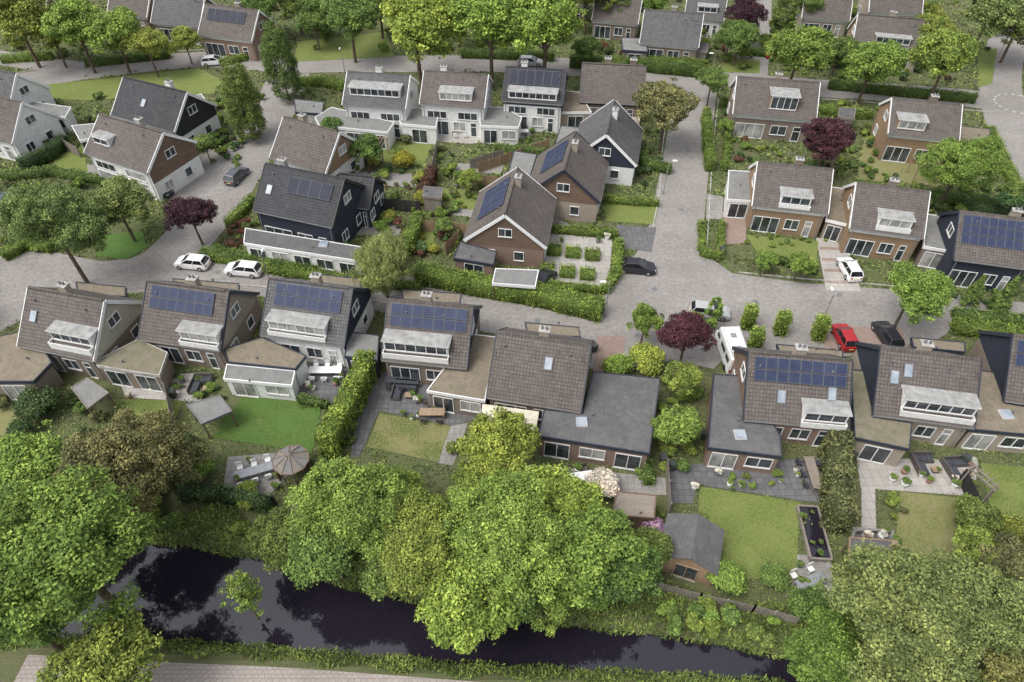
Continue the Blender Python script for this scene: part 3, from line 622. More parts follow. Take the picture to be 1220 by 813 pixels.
flat('flat_roof_extension',[(375,140),(395,128),(470,146),(462,158),(380,150)],2.9,'white_wall','felt_grey','white_paint')
flat('flat_roof_extension',[(470,135),(498,128),(522,138),(520,152),(478,148)],2.9,'white_wall','felt_grey','white_paint')
flat('flat_roof_extension',[(570,128),(600,128),(622,140),(618,152),(572,150)],2.9,'white_wall','felt_grey','white_paint')
flat('flat_roof_extension',[(668,108),(690,110),(705,134),(668,134)],2.9,'brick_tan','moss_roof','white_paint')
flat('garage',[(350,118),(386,122),(384,136),(352,134)],2.6,'clad_black','felt_grey')
# left block
house('brick_house',(322,188),(388,208),8.4,ze=3.4,roof='tile_brown',wall='white_wall',gable='wood_tan',trim='white_paint',chim=(.3,))
house('wood_clad_house',(101,183),(176,207),8.6,ze=4.6,zr=8,roof='tile_brown',wall='white_wall',gable='wood_brown',trim='white_paint',dorm=[(.1,.35,.3,1,wd)],chim=(.6,),chm='concrete')
house('dark_clad_house',(133,138),(208,158),8.6,ze=4,zr=7.8,roof='tile_dark',wall='white_wall',gable='clad_black',trim='white_paint',chim=(.7,),chm='white_wall',sky=[(.4,.4)])
house('brick_house',(-60,155),(15,172),8.4,roof='tile_brown',wall='white_wall',trim='white_paint')
house('brick_house',(-45,125),(10,135),8.4,roof='tile_grey',wall='white_wall',trim='white_paint')
flat('flat_roof_garage',[(30,120),(85,128),(78,140),(28,134)],2.8,'white_wall','felt_grey','white_paint')
flat('flat_roof_garage',[(85,150),(128,146),(140,158),(95,168)],2.8,'clad_black','felt_grey','white_paint')
flat('flat_roof_garage',[(212,120),(240,112),(248,124),(225,134)],2.8,'clad_black','felt_grey','white_paint')
# top row
house('brick_house',(236,42),(300,50),8.4,ze=3.6,roof='tile_brown',wall='brick_red',trim='white_paint',solar=(.1,.8,.5,.9,5,1),smat='solar_black',chim=(.6,))
house('brick_house',(180,28),(238,34),8.4,roof='tile_grey',wall='brick_brown',trim='white_paint')
house('brick_house',(128,18),(175,22),8.4,roof='tile_brown',wall='brick_red',trim='white_paint')
house('brick_house',(0,14),(55,16),8.4,roof='tile_brown',wall='brick_red',trim='white_paint')
house('brick_house',(762,52),(832,58),8.4,roof='tile_grey',wall='brick_brown',trim='white_paint')
house('brick_house',(705,25),(760,30),8.4,roof='tile_brown',wall='brick_brown',trim='white_paint')
house('brick_house',(815,22),(862,26),8.4,roof='tile_grey',wall='white_wall',trim='white_paint',dorm=[(.3,.8,.2,1.1,wd)])
house('brick_house',(1015,58),(1098,66),8.6,roof='tile_brown',wall='brick_tan',gable='wood_tan',trim='white_paint',dorm=[(.3,.8,.2,1.1,'wood_tan')])
house('brick_house',(955,22),(1012,26),8.4,roof='tile_brown',wall='brick_tan',trim='white_paint')
house('brick_house',(1035,15),(1098,18),8.4,roof='tile_brown',wall='brick_tan',trim='white_paint')
house('brick_house',(640,6),(700,8),8.4,roof='tile_brown',wall='brick_red',trim='white_paint')
flat('flat_roof_garage',[(740,45),(768,46),(772,62),(742,60)],2.8,'brick_brown','felt_grey')
# right block
house('brick_house',(873,137),(972,145),8.8,ze=3.6,roof='tile_brown',wall='brick_brown',gable='brick_brown',trim='white_paint',dorm=[(.42,.75,.2,2.0,'wood_tan')],chim=(.5,))
house('wood_clad_house',(1058,160),(1142,169),8.8,ze=4.2,roof='tile_brown',wall='wood_tan',gable='wood_tan',trim='white_paint',dorm=[(.1,.5,.15,1.3,'wood_tan')],chim=(.6,),chm='brick_brown')
flat('flat_roof_garage',[(1142,150),(1180,154),(1178,178),(1143,176)],2.8,'brick_brown','moss_roof')
house('wood_clad_house',(896,246),(986,256),8.8,ze=3.8,roof='tile_brown',wall='wood_tan',gable='wood_tan',trim='white_paint',dorm=[(.35,.75,.1,1.2,wd,'felt_grey',.4)],chim=(.55,),chm='brick_brown')
flat('flat_roof_garage',[(868,203),(900,205),(898,240),(866,238)],2.8,'white_wall','felt_grey','white_paint')
flat('flat_roof_garage',[(984,222),(1012,226),(1010,268),(984,262)],2.9,'brick_brown','moss_roof','white_paint')
house('wood_clad_house',(1012,273),(1100,285),8.8,ze=3.8,roof='tile_brown',wall='wood_tan',gable='wood_tan',trim='white_paint',dorm=[(.35,.8,.12,1.2,wd,'felt_grey',.4)],chim=(.5,),chm='brick_brown')
flat('flat_roof_garage',[(1102,255),(1140,260),(1136,300),(1100,294)],2.9,'brick_brown','felt_grey','white_paint')
house('dark_clad_house',(1136,310),(1226,322),8.8,ze=3.8,roof='tile_brown',wall='clad_navy',gable='clad_navy',trim='navy_trim',solar=(.05,.98,.35,.95,8,3),chim=(.75,),chm='brick_tan')
# garden canopies and sheds
flat('garden_canopy',[(222,482),(262,471),(277,490),(240,506)],2.4,'fence_grey','felt_grey','lead',th=.16,openp=True)
flat('garden_canopy',[(84,462),(104,450),(130,468),(104,488)],2.4,'fence_grey','felt_grey','fence_grey',th=.16,openp=True)
flat('wood_shed',[(735,585),(782,590),(780,618),(728,614)],2.3,'wood_brown','decking','wood_brown',win=False)
flat('garden_canopy',[(1012,640),(1064,644),(1062,672),(1010,668)],2.3,'fence_grey','felt_dark','fence_wood',th=.16,openp=True)
for q in ([(505,222),(528,224),(526,236),(503,234)],[(600,205),(618,207),(616,218),(598,216)],[(440,145),(462,150),(458,160),(438,156)],[(1000,128),(1020,130),(1018,142),(998,140)],[(820,50),(845,52),(843,62),(818,60)]): flat('garden_shed',q,2.3,'fence_grey','felt_dark','fence_grey',win=False)
def gshed(a,b,D,ze,zr):
    A=Vector(G(*a,ze)+(0,)); B=Vector(G(*b,ze)+(0,)); W=(B-A).length; rz=math.atan2(B.y-A.y,B.x-A.x); g=Grp()
    h=D/2
    for x in (.15,W-.15): g['walls'].face([(x,.15,0),(x,D-.15,0),(x,D-.15,ze),(x,h,zr-.05),(x,.15,ze)],'fence_wood')
    g['walls'].face([(.15,.15,0),(W-.15,.15,0),(W-.15,.15,ze),(.15,.15,ze)],'fence_wood'); g['walls'].face([(.15,D-.15,0),(W-.15,D-.15,0),(W-.15,D-.15,ze),(.15,D-.15,ze)],'fence_wood')
    for y in (0,D): g['roof'].hexa([(0,y,ze-.08),(W,y,ze-.08),(W,h,zr),(0,h,zr),(0,y,ze+.04),(W,y,ze+.04),(W,h,zr+.12),(0,h,zr+.12)],'felt_dark')
    window(g,(W-.15,h-.9,.05),(0,1,0),1.8,1.9,2,'wood_table',curt=False)
    g.finish('garden_shed',(A.x,A.y,0),rz)
gshed((795,612),(784,664),4.6,2.2,3.3)
# ---------------- vehicles
def car(u,v,hd,col,L=4.3,kind='hatch',name='parked_car'):
    x,y=G(u,v,.6); g=Grp(); pc=paint(col)
    fx=[-.5,-.47,-.38,-.15,.12,.27,.40,.475,.5]; tz=[.72,.88,.93,.93,.93,.9,.80,.66,.5]; hw=[.70,.82,.88,.89,.89,.885,.86,.76,.6]
    P=g['body']; rings=[]
    for a,t,w_ in zip(fx,tz,hw): rings.append([(a*L,-w_,.24),(a*L,-w_*1.01,.5),(a*L,-w_*.94,t),(a*L,w_*.94,t),(a*L,w_*1.01,.5),(a*L,w_,.24)])
    for i in range(len(rings)-1):
        for k in range(6):
            P.face([rings[i][k],rings[i][(k+1)%6],rings[i+1][(k+1)%6],rings[i+1][k]],pc)
    P.face(rings[0],pc);P.face(rings[-1][::-1],pc)
    r0,r1,t0,t1={'hatch':(-.47,.26,-.38,.04),'sedan':(-.40,.25,-.24,.03),'van':(-.49,.30,-.46,.14)}[kind]; zr=1.45 if kind!='van' else 1.85; wb,wt=.8,.62
    if kind=='van': wt=.72
    bt=[(r0*L,-wb,.9),(r1*L,-wb,.9),(r1*L,wb,.9),(r0*L,wb,.9)]; tp=[(t0*L,-wt,zr-.05),(t1*L,-wt,zr-.03),(t1*L,wt,zr-.03),(t0*L,wt,zr-.05)]
    c=g['windows']
    for k in range(4): c.face([bt[k],bt[(k+1)%4],tp[(k+1)%4],tp[k]],'car_glass')
    rp=g['roof']
    rp.hexa([(a*1.04 if a<0 else a+.1,b*1.04,z-.03) for a,b,z in tp]+[(a*.97,b*.9,z+.06) for a,b,z in tp],pc)
    for k in range(4):
        g['pillars'].beam(bt[k],tp[k],.1,.09,pc)
    for sg in (-1,1):
        for q in (.5,) if kind!='van' else (.35,.65):
            xm=r0*L+(r1-r0)*L*q; xt=t0*L+(t1-t0)*L*q
            g['pillars'].beam((xm,sg*wb,.9),(xt,sg*wt,zr-.05),.09,.05,pc)
        g['mirrors'].box(r1*L-.35,r1*L-.2,min(sg*.86,sg*1.04),max(sg*.86,sg*1.04),.92,1.06,pc)
        g['lights'].box(.465*L,.492*L,min(sg*.4,sg*.68),max(sg*.4,sg*.68),.56,.68,'skyglass')
        g['lights'].box(-.502*L,-.485*L,min(sg*.42,sg*.68),max(sg*.42,sg*.68),.62,.8,'tail_light')
        for xx in (-.31,.31):
            g['wheels'].cyl((xx*L,sg*.72,.32),(xx*L,sg*.91,.32),.32,.32,16,'rubber'); g['wheels'].cyl((xx*L,sg*.9,.32),(xx*L,sg*.92,.32),.2,.2,10,'steel')
    g['trim'].box(-.505*L,-.49*L,-.26,.26,.48,.6,'plate_paint'); g['trim'].box(.485*L,.505*L,-.4,.4,.3,.44,'rubber')
    return g.finish(name,(x,y,0.06),math.radians(hd),bev=.03)
WH=(.75,.75,.75);BK=(.02,.02,.025);DG=(.08,.085,.1);SV=(.4,.4,.4);RD=(.35,.02,.025);BL=(.04,.07,.16)
for a in [(229,313,172,WH,4.1),(290,321,172,WH,4.4),(282,209,75,DG,4.2),(187,228,-15,BK,4.3,'sedan'),(648,333,60,BK,4.0),(758,318,-8,BK,4.6,'sedan'),(1012,320,92,WH,4.1),(1006,401,92,RD,3.9),(1057,399,95,BK,4.2),(846,371,-10,SV,4.4,'hatch'),(632,74,-5,SV,4.4),(255,73,10,WH,4.2),(918,62,80,RD,4.0),(1093,130,-5,SV,4.2),(5,240,95,BL,4.2)]: car(*a)
def campervan(u,v,hd):
    x,y=G(u,v,1.3); g=Grp()
    b=g['body']; b.hexa([(-2.7,-1.05,.4),(2.5,-1.05,.4),(2.5,1.05,.4),(-2.7,1.05,.4),(-2.7,-1.0,2.55),(1.9,-1.0,2.6),(1.9,1.0,2.6),(-2.7,1.0,2.55)],'white_paint')
    b.hexa([(2.5,-.95,.4),(3.1,-.85,.4),(3.1,.85,.4),(2.5,.95,.4),(2.45,-.95,1.25),(3.05,-.8,1.0),(3.05,.8,1.0),(2.45,.95,1.25)],'white_paint')
    g['windscreen'].face([(2.46,-.85,1.3),(2.46,.85,1.3),(2.0,.82,2.35),(2.0,-.82,2.35)],'car_glass')
    for s in (-1,1):
        for x0,x1 in ((-2.2,-1.2),(-.8,.5),(1.2,1.9)): g['windows'].box(x0,x1,min(s*1.03,s*1.07),max(s*1.03,s*1.07),1.45,2.0,'car_glass')
        for xx in (-1.7,1.9): g['wheels'].cyl((xx,s*.85,.36),(xx,s*1.08,.36),.36,.36,16,'rubber')
    g['rear_window'].box(-2.76,-2.72,-.6,.6,1.6,2.2,'car_glass'); g['rear_lights'].box(-2.75,-2.71,-.95,-.8,.7,1.1,'tail_light'); g['rear_lights'].box(-2.75,-2.71,.8,.95,.7,1.1,'tail_light')
    g['roof_hatch'].box(-1.6,-.9,-.4,.4,2.6,2.72,'skyglass'); g['roof_hatch'].box(.3,.9,-.3,.3,2.6,2.7,'zinc'); g['roof_rack'].beam((-2.4,-.85,2.68),(1.6,-.85,2.7),.05,.05,'steel'); g['roof_rack'].beam((-2.4,.85,2.68),(1.6,.85,2.7),.05,.05,'steel')
    g.finish('campervan',(x,y,.06),math.radians(hd),bev=.06)
campervan(872,416,92)
# ---------------- street lamps
def lamp(u,v,hd=0,h=5):
    x,y=G(u,v); g=Grp(); g['pole'].cyl((0,0,0),(0,0,h),.07,.045,10,'steel'); g['base'].cyl((0,0,0),(0,0,.6),.1,.1,10,'zinc')
    g['arm'].beam((0,0,h),(.5,0,h+.1),.05,.05,'steel'); g['head'].hexa([(.4,-.12,h+.02),(1.05,-.1,h+.05),(1.05,.1,h+.05),(.4,.12,h+.02),(.42,-.08,h+.18),(1.0,-.06,h+.16),(1.0,.06,h+.16),(.42,.08,h+.18)],'white_paint')
    g.finish('street_lamp',(x,y,.05),math.radians(hd))
for l in ((721,378,180),(975,392,90),(325,345,90),(412,92,-90),(845,100,180),(1183,80,0),(790,232,0)): lamp(*l)
# ---------------- fences
def fence(pts,h=1.8,mat='fence_wood',name='wooden_fence'):
    P=[Vector(G(u,v,h)+(0,)) for u,v in pts]; o=P[0].copy(); g=Grp()
    for i in range(len(P)-1):
        a=P[i]-o;b=P[i+1]-o; L=(b-a).length; t=(b-a).normalized(); n=max(1,round(L/1.8))
        for k in range(n+1):
            q=a+t*(L*k/n); g['posts'].box(q.x-.06,q.x+.06,q.y-.06,q.y+.06,0,h+.1,mat)
        nb=int(L/.17)
        for k in range(nb):
            q0=a+t*(k*.17+.01); q1=a+t*(k*.17+.155); g['boards'].beam((q0.x,q0.y,h/2+.05),(q1.x,q1.y,h/2+.05),.03,h-.1+random.uniform(-.03,.03),mat)
    g.finish(name,tuple(o),0)
fence([(776,692),(836,708),(900,722),(952,736)],1.3,'fence_grey')
fence([(562,208),(622,214)],1.8); fence([(500,262),(562,268)],1.8); fence([(570,195),(655,165)],1.6); fence([(530,290),(545,276)],1.8)
fence([(195,458),(205,510)],1.8,'fence_grey'); fence([(796,548),(800,600)],1.8,'fence_grey'); fence([(1152,560),(1172,600)],1.8,'clad_black'); fence([(560,190),(600,178)],1.8,'fence_grey')
fence([(405,200),(425,165)],1.8,'fence_grey'); fence([(520,168),(512,205)],1.8,'fence_grey'); fence([(430,235),(500,240)],1.8,'clad_black'); fence([(45,150),(90,175)],1.8,'fence_grey'); fence([(1000,150),(990,215)],1.8,'fence_grey'); fence([(218,575),(262,580),(325,592)],1.4,'clad_black')
# raised pond with dark frame
def pond():
    x,y=G(970,634,.4); g=Grp(); a,b=.85,2.4
    for s in (-1,1): g['frame'].box(-a,a,s*b-.08,s*b+.08,0,.45,'fence_grey'); g['frame'].box(s*a-.08,s*a+.08,-b+.08,b-.08,0,.45,'fence_grey')
    g['water'].face([(-a,-b,.36),(a,-b,.36),(a,b,.36),(-a,b,.36)],'water')
    g.finish('garden_pond',(x,y,.06),math.radians(-4))
    for k in range(5):
        px,py=x+random.uniform(-.6,.6),y+random.uniform(-2,2); o=top('pond_plant',lib('shrub','small'),(px,py,.4),0,random.uniform(.4,.8)); o.color=GR['g']+(1,)
pond()
# ---------------- garden furniture
def dining(u,v,hd=0,tm='wood_table',cm='wicker',n=6,name='garden_table_set'):
    x,y=G(u,v,.5); g=Grp(); L=.45*n/2+.3
    g['table'].box(-L,L,-.45,.45,.7,.75,tm)
    for a in (-L+.1,L-.1):
        for b in (-.35,.35): g['table'].box(a-.04,a+.04,b-.04,b+.04,0,.7,tm)
    for k in range(n//2):
        for s in (-1,1):
            cx=-L+.45+k*(2*L-.9)/max(1,n//2-1)+random.uniform(-.1,.1); cy=s*(.85+random.uniform(-.05,.15)); c=g['chairs']
            c.box(cx-.24,cx+.24,cy-.24,cy+.24,.4,.47,cm); c.box(cx-.24,cx+.24,min(cy+s*.2,cy+s*.26),max(cy+s*.2,cy+s*.26),.47,.95,cm)
            for a in (-.2,.2):
                for b in (-.2,.2): c.box(cx+a-.02,cx+a+.02,cy+b-.02,cy+b+.02,0,.4,cm)
    g.finish(name,(x,y,.07),math.radians(hd))
def sofa(u,v,hd=0,L=2.2,name='garden_lounge_set'):
    x,y=G(u,v,.4); g=Grp(); g['frame'].box(0,L,0,.8,0,.3,'wicker'); g['frame'].box(0,L,.7,.85,.3,.75,'wicker'); g['frame'].box(-.12,0,0,.85,0,.6,'wicker')
    g['frame'].box(0,.8,-1.4,0,0,.3,'wicker'); g['frame'].box(-.12,0,-1.4,0,0,.7,'wicker')
    for k in range(3): g['cushions'].box(.05+k*(L-.1)/3,(k+1)*(L-.1)/3,.04,.66,.3,.42,'cushion')
    g['cushions'].box(.05,.75,-1.35,-.05,.3,.42,'cushion'); g['coffee_table'].box(1.2,1.9,-1.1,-.5,.3,.36,'wood_table'); g['coffee_table'].box(1.3,1.8,-1,-.6,0,.3,'wicker')
    g.finish(name,(x,y,.07),math.radians(hd))
dining(388,443,0,'white_paint','white_paint'); dining(968,565,88,'decking','cushion'); dining(303,563,20,'zinc','white_paint'); dining(480,455,-5,'cushion','cushion'); dining(690,570,10,'white_paint','wicker',4)
dining(515,493,0,'wood_table','wicker',4); dining(965,695,20,'zinc','white_wall',4); dining(1045,652,0); dining(620,158,0,'white_paint','wicker',4); dining(548,158,0,'wood_table','white_paint',4)
sofa(1128,556,5); sofa(1090,550,0,1.8); sofa(470,462,-5); sofa(230,455,0,1.8)
def bin_(u,v,hd=0):
    x,y=G(u,v,.5); g=Grp(); g['body'].hexa([(-.22,-.25,.08),(.22,-.25,.08),(.22,.25,.08),(-.22,.25,.08),(-.29,-.33,.98),(.29,-.33,.98),(.29,.33,.98),(-.29,.33,.98)],'bin_plastic'); g['lid'].hexa([(-.31,-.36,.985),(.31,-.36,.985),(.31,.36,.985),(-.31,.36,.985),(-.27,-.3,1.06),(.27,-.3,1.06),(.27,.36,1.1),(-.27,.36,1.1)],'bin_plastic')
    for s in (-.2,.2): g['wheels'].cyl((s-.03,.26,.1),(s+.03,.26,.1),.1,.1,10,'rubber')
    g.finish('waste_bin',(x,y,.06),math.radians(hd))
for q in ((840,520),(433,455),(800,556),(1015,545),(708,415),(860,300),(206,470),(640,350),(790,548),(1150,548),(878,250),(575,330)): bin_(*q,hd=random.uniform(0,90))
def pot(u,v,s=.35):
    x,y=G(u,v,.3); g=Grp(); g['pot'].cyl((0,0,0),(0,0,s*1.4),s*.7,s,12,random.choice(['terracotta','lead','white_wall'])); e=g.finish('planter',(x,y,.065),0)
    o=bpy.data.objects.new('plant',lib('shrub','small')); COL.objects.link(o); o.parent=e; o.location=(0,0,s*1.2); o.scale=(s*2.8,)*3; o.color=random.choice([GR['b'],GR['g'],GR['g'],GR['white']])+(1,)
for u0,v0,u1,v1,n in ((440,450,560,500,9),(285,445,425,470,8),(815,560,1000,590,10),(1025,548,1160,585,10),(150,450,235,472,6),(605,556,790,580,8),(480,145,630,163,10),(650,280,725,340,5),(275,548,340,585,5),(430,205,590,225,6),(940,668,985,712,6),(1015,632,1062,675,5)):
    for _ in range(n): pot(random.uniform(u0,u1),random.uniform(v0,v1),random.uniform(.18,.34))
# gazebo
def gazebo(u,v):
    x,y=G(u,v,2.2); g=Grp(); n=10; R=1.6
    for k in range(n):
        a=2*math.pi*k/n; b=2*math.pi*(k+1)/n
        g['roof'].face([(R*math.cos(a),R*math.sin(a),2.0),(R*math.cos(b),R*math.sin(b),2.0),(0,0,2.9)],'felt_grey' if k%2 else 'fence_grey')
        g['ribs'].beam((R*math.cos(a),R*math.sin(a),2.04),(0,0,2.95),.07,.07,'fence_grey'); g['posts'].cyl((R*.93*math.cos(a),R*.93*math.sin(a),0),(R*.93*math.cos(a),R*.93*math.sin(a),2.02),.05,.05,6,'wood_brown')
        g['ring'].beam((R*math.cos(a),R*math.sin(a),2.0),(R*math.cos(b),R*math.sin(b),2.0),.08,.1,'wood_brown')
        if k not in (6,7): g['panels'].face([(R*.93*math.cos(a),R*.93*math.sin(a),0),(R*.93*math.cos(b),R*.93*math.sin(b),0),(R*.93*math.cos(b),R*.93*math.sin(b),.9),(R*.93*math.cos(a),R*.93*math.sin(a),.9)],'wood_brown')
    g.finish('garden_gazebo',(x,y,0.06),0)
gazebo(346,547)
def pergola(u,v,w,dd,hd,h=2.4,m='wood_table'):
    x,y=G(u,v,h); g=Grp()
    for a in (0,w):
        for b in (0,dd): g['posts'].box(a-.07,a+.07,b-.07,b+.07,0,h,m)
    for b in (0,dd): g['beams'].box(-.2,w+.2,b-.05,b+.05,h,h+.15,m)
    for k in range(int(w/.5)+1): g['slats'].box(k*.5-.03,k*.5+.03,-.3,dd+.3,h+.152,h+.26,m)
    g.finish('pergola',(x,y,.06),math.radians(hd))
pergola(1156,560,2.2,.5,-65,m='fence_grey'); pergola(430,175,3,2.5,-10); pergola(1095,200,3,2.5,-5)
def awning():
    g=Grp(); a=Vector(G(575,483,2.6)+(2.75,)); b=Vector(G(642,492,2.6)+(2.75,)); c=Vector(G(638,513,2.3)+(2.3,)); d=Vector(G(573,503,2.3)+(2.3,)); o=a.copy(); o.z=0
    P=[p-o for p in (a,b,c,d)]; e=Vector((0,0,.04))
    g['canopy'].hexa([P[3],P[2],P[1],P[0],P[3]+e,P[2]+e,P[1]+e,P[0]+e],'cream_fabric')
    for k in (3,2): g['arms'].beam(P[k],P[3-k]-Vector((0,0,.1)),.05,.05,'white_paint')
    g['valance'].hexa([P[3]+Vector((0,-.03,-.2)),P[2]+Vector((0,-.03,-.2)),P[2]+Vector((0,-.01,-.2)),P[3]+Vector((0,-.01,-.2)),P[3]+Vector((0,-.03,0)),P[2]+Vector((0,-.03,0)),P[2]+Vector((0,-.01,0)),P[3]+Vector((0,-.01,0))],'cream_fabric')
    g.finish('awning',tuple(o),0)
awning()
# ---------------- hedges
hedge([(497,318),(560,330),(640,343),(718,362)],2.0,2.2,'b'); hedge([(238,298),(300,303),(380,312),(470,316)],1.3,1.4,'g')
hedge([(436,418),(420,455),(402,490),(384,522)],3.2,1.7,'lime',ls=.16); hedge([(1003,512),(1003,560),(1008,612)],3.2,1.9,'o',ls=.16)
hedge([(500,252),(486,280),(474,302)],2,1.5,'b'); hedge([(843,128),(845,165),(848,190)],2,1.2,'b'); hedge([(680,66),(760,70),(838,78)],2,1.5,'g')
hedge([(1140,370),(1225,378)],1.2,1.5,'g'); hedge([(1140,384),(1228,394)],1.2,1.8,'b'); hedge([(905,300),(940,308),(975,318)],1,1,'g'); hedge([(765,168),(768,190),(800,196)],1.4,1.2,'g')
hedge([(738,284),(735,320),(722,340)],1.2,1.1,'b'); hedge([(650,335),(720,342)],.9,.9,'b'); hedge([(650,268),(736,276)],1,1,'b')
for q in ((660,294),(683,297),(706,300),(652,317),(676,320),(700,323)): hedge([(q[0]-8,q[1]),(q[0]+8,q[1]+1)],.8,1.8,'b',name='box_hedge')
for u,v in ((897,376),(937,383),(983,389),(905,404)): hedge([(u-6,v-10),(u+6,v-9)],2.9,1.3,'lime',name='topiary_column',ls=.16)
hedge([(515,196),(510,212),(500,226)],2,1.3,'r'); hedge([(990,95),(1080,104),(1165,112)],1.5,1.2,'g'); hedge([(864,196),(868,160),(868,140)],1.0,.9,'b')
hedge([(210,580),(262,582),(318,595)],1.8,1.0,'d'); hedge([(1195,622),(1240,630)],1.6,1.6,'y'); hedge([(355,472),(388,478)],1,.8,'g')
hedge([(0,206),(60,200),(150,215)],1.2,1.2,'g'); hedge([(20,190),(55,175),(75,160)],2,1.3,'d'); hedge([(0,300),(30,285),(60,290)],1.2,1.5,'b'); hedge([(300,232),(270,262)],1.3,1.2,'b')
hedge([(1020,215),(1100,228),(1200,236)],1.5,1.5,'g'); hedge([(1150,240),(1210,250)],1.4,1.4,'d'); hedge([(760,66),(840,72)],1.5,1.2,'b'); hedge([(1115,5),(1140,40)],1.5,1.4,'y'); hedge([(1180,150),(1220,230)],1.2,1.5,'b')
hedge([(245,300),(340,320),(430,330),(500,338)],1.0,1.2,'b'); hedge([(836,262),(838,298),(858,303),(862,262)],.9,.8,'b'); hedge([(660,400),(700,408)],1.2,1,'g')
hedge([(770,548),(774,570)],1.2,1,'g'); hedge([(420,470),(412,520)],1.2,.8,'d'); hedge([(350,92),(385,92),(410,98)],1.5,1.4,'b'); hedge([(300,62),(260,70)],1.2,1.2,'b')
hedge([(862,118),(960,124),(1040,132)],1.3,1.3,'b'); hedge([(405,165),(440,170)],1.6,1,'g'); hedge([(590,172),(650,178)],1.5,1,'g'); hedge([(720,234),(785,238)],1,.9,'b'); hedge([(1140,300),(1130,330)],1.2,1,'g'); hedge([(880,55),(960,62),(1010,68)],1.4,1.3,'g'); hedge([(550,58),(660,62)],1.5,1.4,'g'); hedge([(100,70),(200,60)],1.3,1.4,'g'); hedge([(0,66),(60,62)],1.3,1.4,'b')
# ---------------- trees
T=[ # near canal
(70,655,215,'b'),(150,560,135,'o'),(40,560,110,'b'),(20,735,140,'g'),(120,795,125,'b'),(48,480,55,'d','shrub'),(215,555,65,'o'),
(420,610,135,'b'),(480,655,130,'b'),(395,655,95,'g'),(525,630,110,'b'),(610,640,150,'b'),(660,610,115,'lime'),(705,655,120,'b'),(738,685,95,'g'),(563,725,125,'lime'),(600,537,95,'lime'),(470,600,80,'lime'),(560,600,75,'b'),(600,690,110,'g'),(445,680,70,'g'),
(340,640,75,'g'),(775,660,55,'g'),(645,705,95,'b'),(292,712,62,'l','sap'),
(1060,755,180,'pale'),(1155,745,160,'pale'),(980,775,90,'b'),(1195,665,65,'o'),(1165,612,50,'g'),(1215,780,130,'pale'),(1160,655,55,'b'),(1110,705,70,'w'),
(865,680,55,'b','shrub'),(925,690,42,'g','shrub'),
# middle left
(65,270,100,'w','round',None,1.2),(140,245,70,'w'),(228,258,56,'p'),(333,72,44,'g','col'),(288,118,47,'g','col'),(455,312,88,'w','willow'),(30,258,42,'w'),
# top
(20,25,75,'l'),(60,40,55,'l'),(90,35,70,'l'),(135,38,65,'l'),(175,55,50,'l'),(220,50,36,'l'),(415,22,70,'g'),(495,32,98,'lime'),(585,32,100,'lime'),(650,35,98,'lime'),(380,10,50,'g'),(545,10,60,'g'),(350,-5,60,'g'),(450,0,60,'g'),(700,-5,60,'b'),
(795,128,74,'o'),(985,170,62,'p'),(1145,195,86,'b'),(1088,350,78,'b'),(952,60,74,'b'),(1040,75,66,'b'),(1128,72,76,'b'),(886,18,50,'p'),(935,18,32,'g','col'),(1180,15,80,'w'),(1215,30,60,'w'),(848,98,40,'g'),(870,45,40,'g'),
(768,385,42,'b','round',None,1.15),(818,402,62,'p'),(807,507,56,'b'),(812,452,48,'b'),(770,430,50,'lime','shrub'),(738,440,42,'lime','shrub'),(850,374,24,'b','col'),(830,380,20,'b'),
(914,312,26,'b'),(953,314,34,'b'),(1163,345,26,'g','cone'),(1200,350,30,'g','cone'),(1205,240,35,'d'),(1060,148,18,'g'),
(482,190,27,'gold','shrub',None,1.2),(500,236,25,'y','shrub',None,1.2),(436,180,40,'g'),(395,152,28,'g'),(717,578,46,'white','shrub'),(708,598,30,'r','shrub'),(778,638,46,'pink','shrub'),(790,510,40,'b'),(545,470,20,'g'),(245,175,30,'g'),(1215,235,40,'g'),
(880,45,45,'g'),(1000,60,40,'g'),(730,80,30,'g'),(700,60,35,'g'),(375,30,40,'g'),(310,10,50,'g'),(757,148,22,'white','shrub'),(560,215,28,'b'),(530,270,24,'g'),(720,150,20,'g'),(1100,40,45,'b'),(960,5,40,'g'),(780,5,45,'b'),(740,0,45,'g'),(865,150,18,'b'),(1180,270,20,'g')]
for t in T: tree(*t)
shrubs([(0,500),(215,515),(330,600),(330,665),(150,640),(0,640)],26,(1.5,3.2),'gdbo')
shrubs([(330,585),(560,600),(760,640),(780,745),(640,735),(400,690),(330,660)],34,(1.8,3.5),'bgbbg')
shrubs([(780,705),(930,740),(950,775),(800,755)],16,(1.0,2.0),'gb')
shrubs([(950,680),(1010,700),(1220,730),(1220,840),(1000,800),(950,770)],22,(1.8,3.4),'gbw')
shrubs([(700,590),(790,610),(790,640),(740,630)],8,(.8,1.4),'gbgr')
shrubs([(790,440),(840,450),(830,560),(785,560)],20,(1.0,2.0),'bblg')
shrubs([(1065,585),(1085,590),(1070,690),(1050,690)],12,(.8,1.5),'gbo'); shrubs([(1140,590),(1180,600),(1195,680),(1160,690)],14,(1.2,2.4),'gb')
shrubs([(855,565),(940,560),(945,575),(860,582)],8,(.5,1.1),'gb'); shrubs([(850,600),(835,590),(835,670),(850,680)],8,(.5,1.1),'gbw')
shrubs([(0,440),(110,470),(120,500),(0,490)],16,(1,2),'gdo'); shrubs([(190,440),(262,455),(285,480),(215,475)],10,(.7,1.5),'gbd'); shrubs([(375,520),(420,480),(425,560),(380,560)],9,(1,1.8),'gb')
shrubs([(535,520),(570,500),(600,560),(540,560)],12,(.7,1.6),'gbw'); shrubs([(405,160),(520,160),(600,230),(560,300),(480,310),(400,290)],120,(.7,2.2),'gdborgybb')
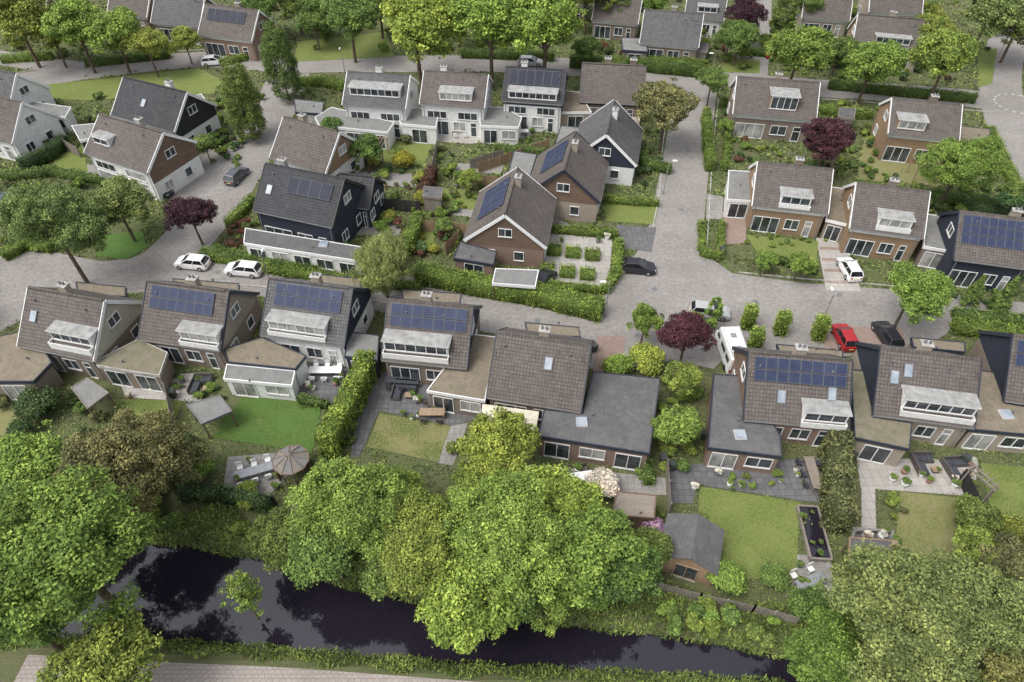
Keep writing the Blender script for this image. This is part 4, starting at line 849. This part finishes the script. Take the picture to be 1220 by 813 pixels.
shrubs([(530,235),(600,200),(650,235),(590,260)],20,(.7,1.4),'gdb'); shrubs([(600,150),(690,150),(690,190),(600,190)],12,(.6,1.3),'gbd')
shrubs([(240,160),(265,150),(300,200),(250,200)],16,(.7,1.6),'gbd'); shrubs([(0,210),(100,215),(160,240),(60,300),(0,300)],36,(1,2.4),'gbdow')
shrubs([(215,300),(330,240),(300,300),(240,310)],20,(.8,1.8),'gbrw'); shrubs([(250,110),(320,110),(330,150),(285,190),(240,170)],22,(1,2.2),'gbd')
shrubs([(860,110),(1050,125),(1050,170),(980,200),(870,190)],55,(.8,2.0),'gbdrb'); shrubs([(1000,140),(1060,150),(1040,215),(990,200)],24,(.8,1.8),'gbd'); shrubs([(1030,205),(1200,220),(1220,255),(1120,250)],36,(.9,2.1),'gbd')
shrubs([(1130,330),(1220,330),(1220,372),(1130,360)],22,(.8,1.8),'gbd'); shrubs([(890,410),(1000,415),(1030,440),(880,430)],18,(.8,1.6),'gbd'); shrubs([(885,275),(985,285),(985,300),(885,290)],14,(.5,1.1),'gb')
shrubs([(640,45),(1150,55),(1150,95),(860,84),(640,68)],75,(1,2.6),'gbdrgb'); shrubs([(0,40),(300,30),(300,55),(0,72)],40,(1,2.6),'gbd'); shrubs([(300,0),(640,-20),(640,60),(340,60)],45,(1,3),'gbd')
shrubs([(700,0),(1220,-20),(1180,60),(760,40)],60,(1,3),'gbdgb'); shrubs([(20,120),(130,110),(130,150),(20,180)],24,(.8,2),'gbd'); shrubs([(730,150),(790,150),(785,230),(765,230)],16,(.7,1.6),'gbd'); shrubs([(350,100),(410,110),(400,160),(350,150)],14,(.7,1.5),'gb')
shrubs([(330,300),(500,310),(500,330),(340,318)],14,(.7,1.5),'gdb'); shrubs([(640,262),(735,270),(735,280),(650,275)],8,(.5,1.0),'gb')
shrubs([(590,555),(640,565),(640,610),(590,600)],8,(.7,1.5),'gb'); shrubs([(1110,230),(1220,240),(1220,262),(1130,258)],14,(.8,1.8),'gb'); shrubs([(220,120),(260,118),(250,165),(225,160)],10,(.8,1.6),'gb')
# far belt of trees beyond the view
for k in range(60):
    x=random.uniform(-230,230); y=random.uniform(158,240); dm=random.uniform(7,12); o=top('distant_tree',lib('round','big'),(x,y,0),random.uniform(0,6),dm); o.color=random.choice([GR['g'],GR['b'],GR['d']])+(1,)
print('objects',len(bpy.data.objects))
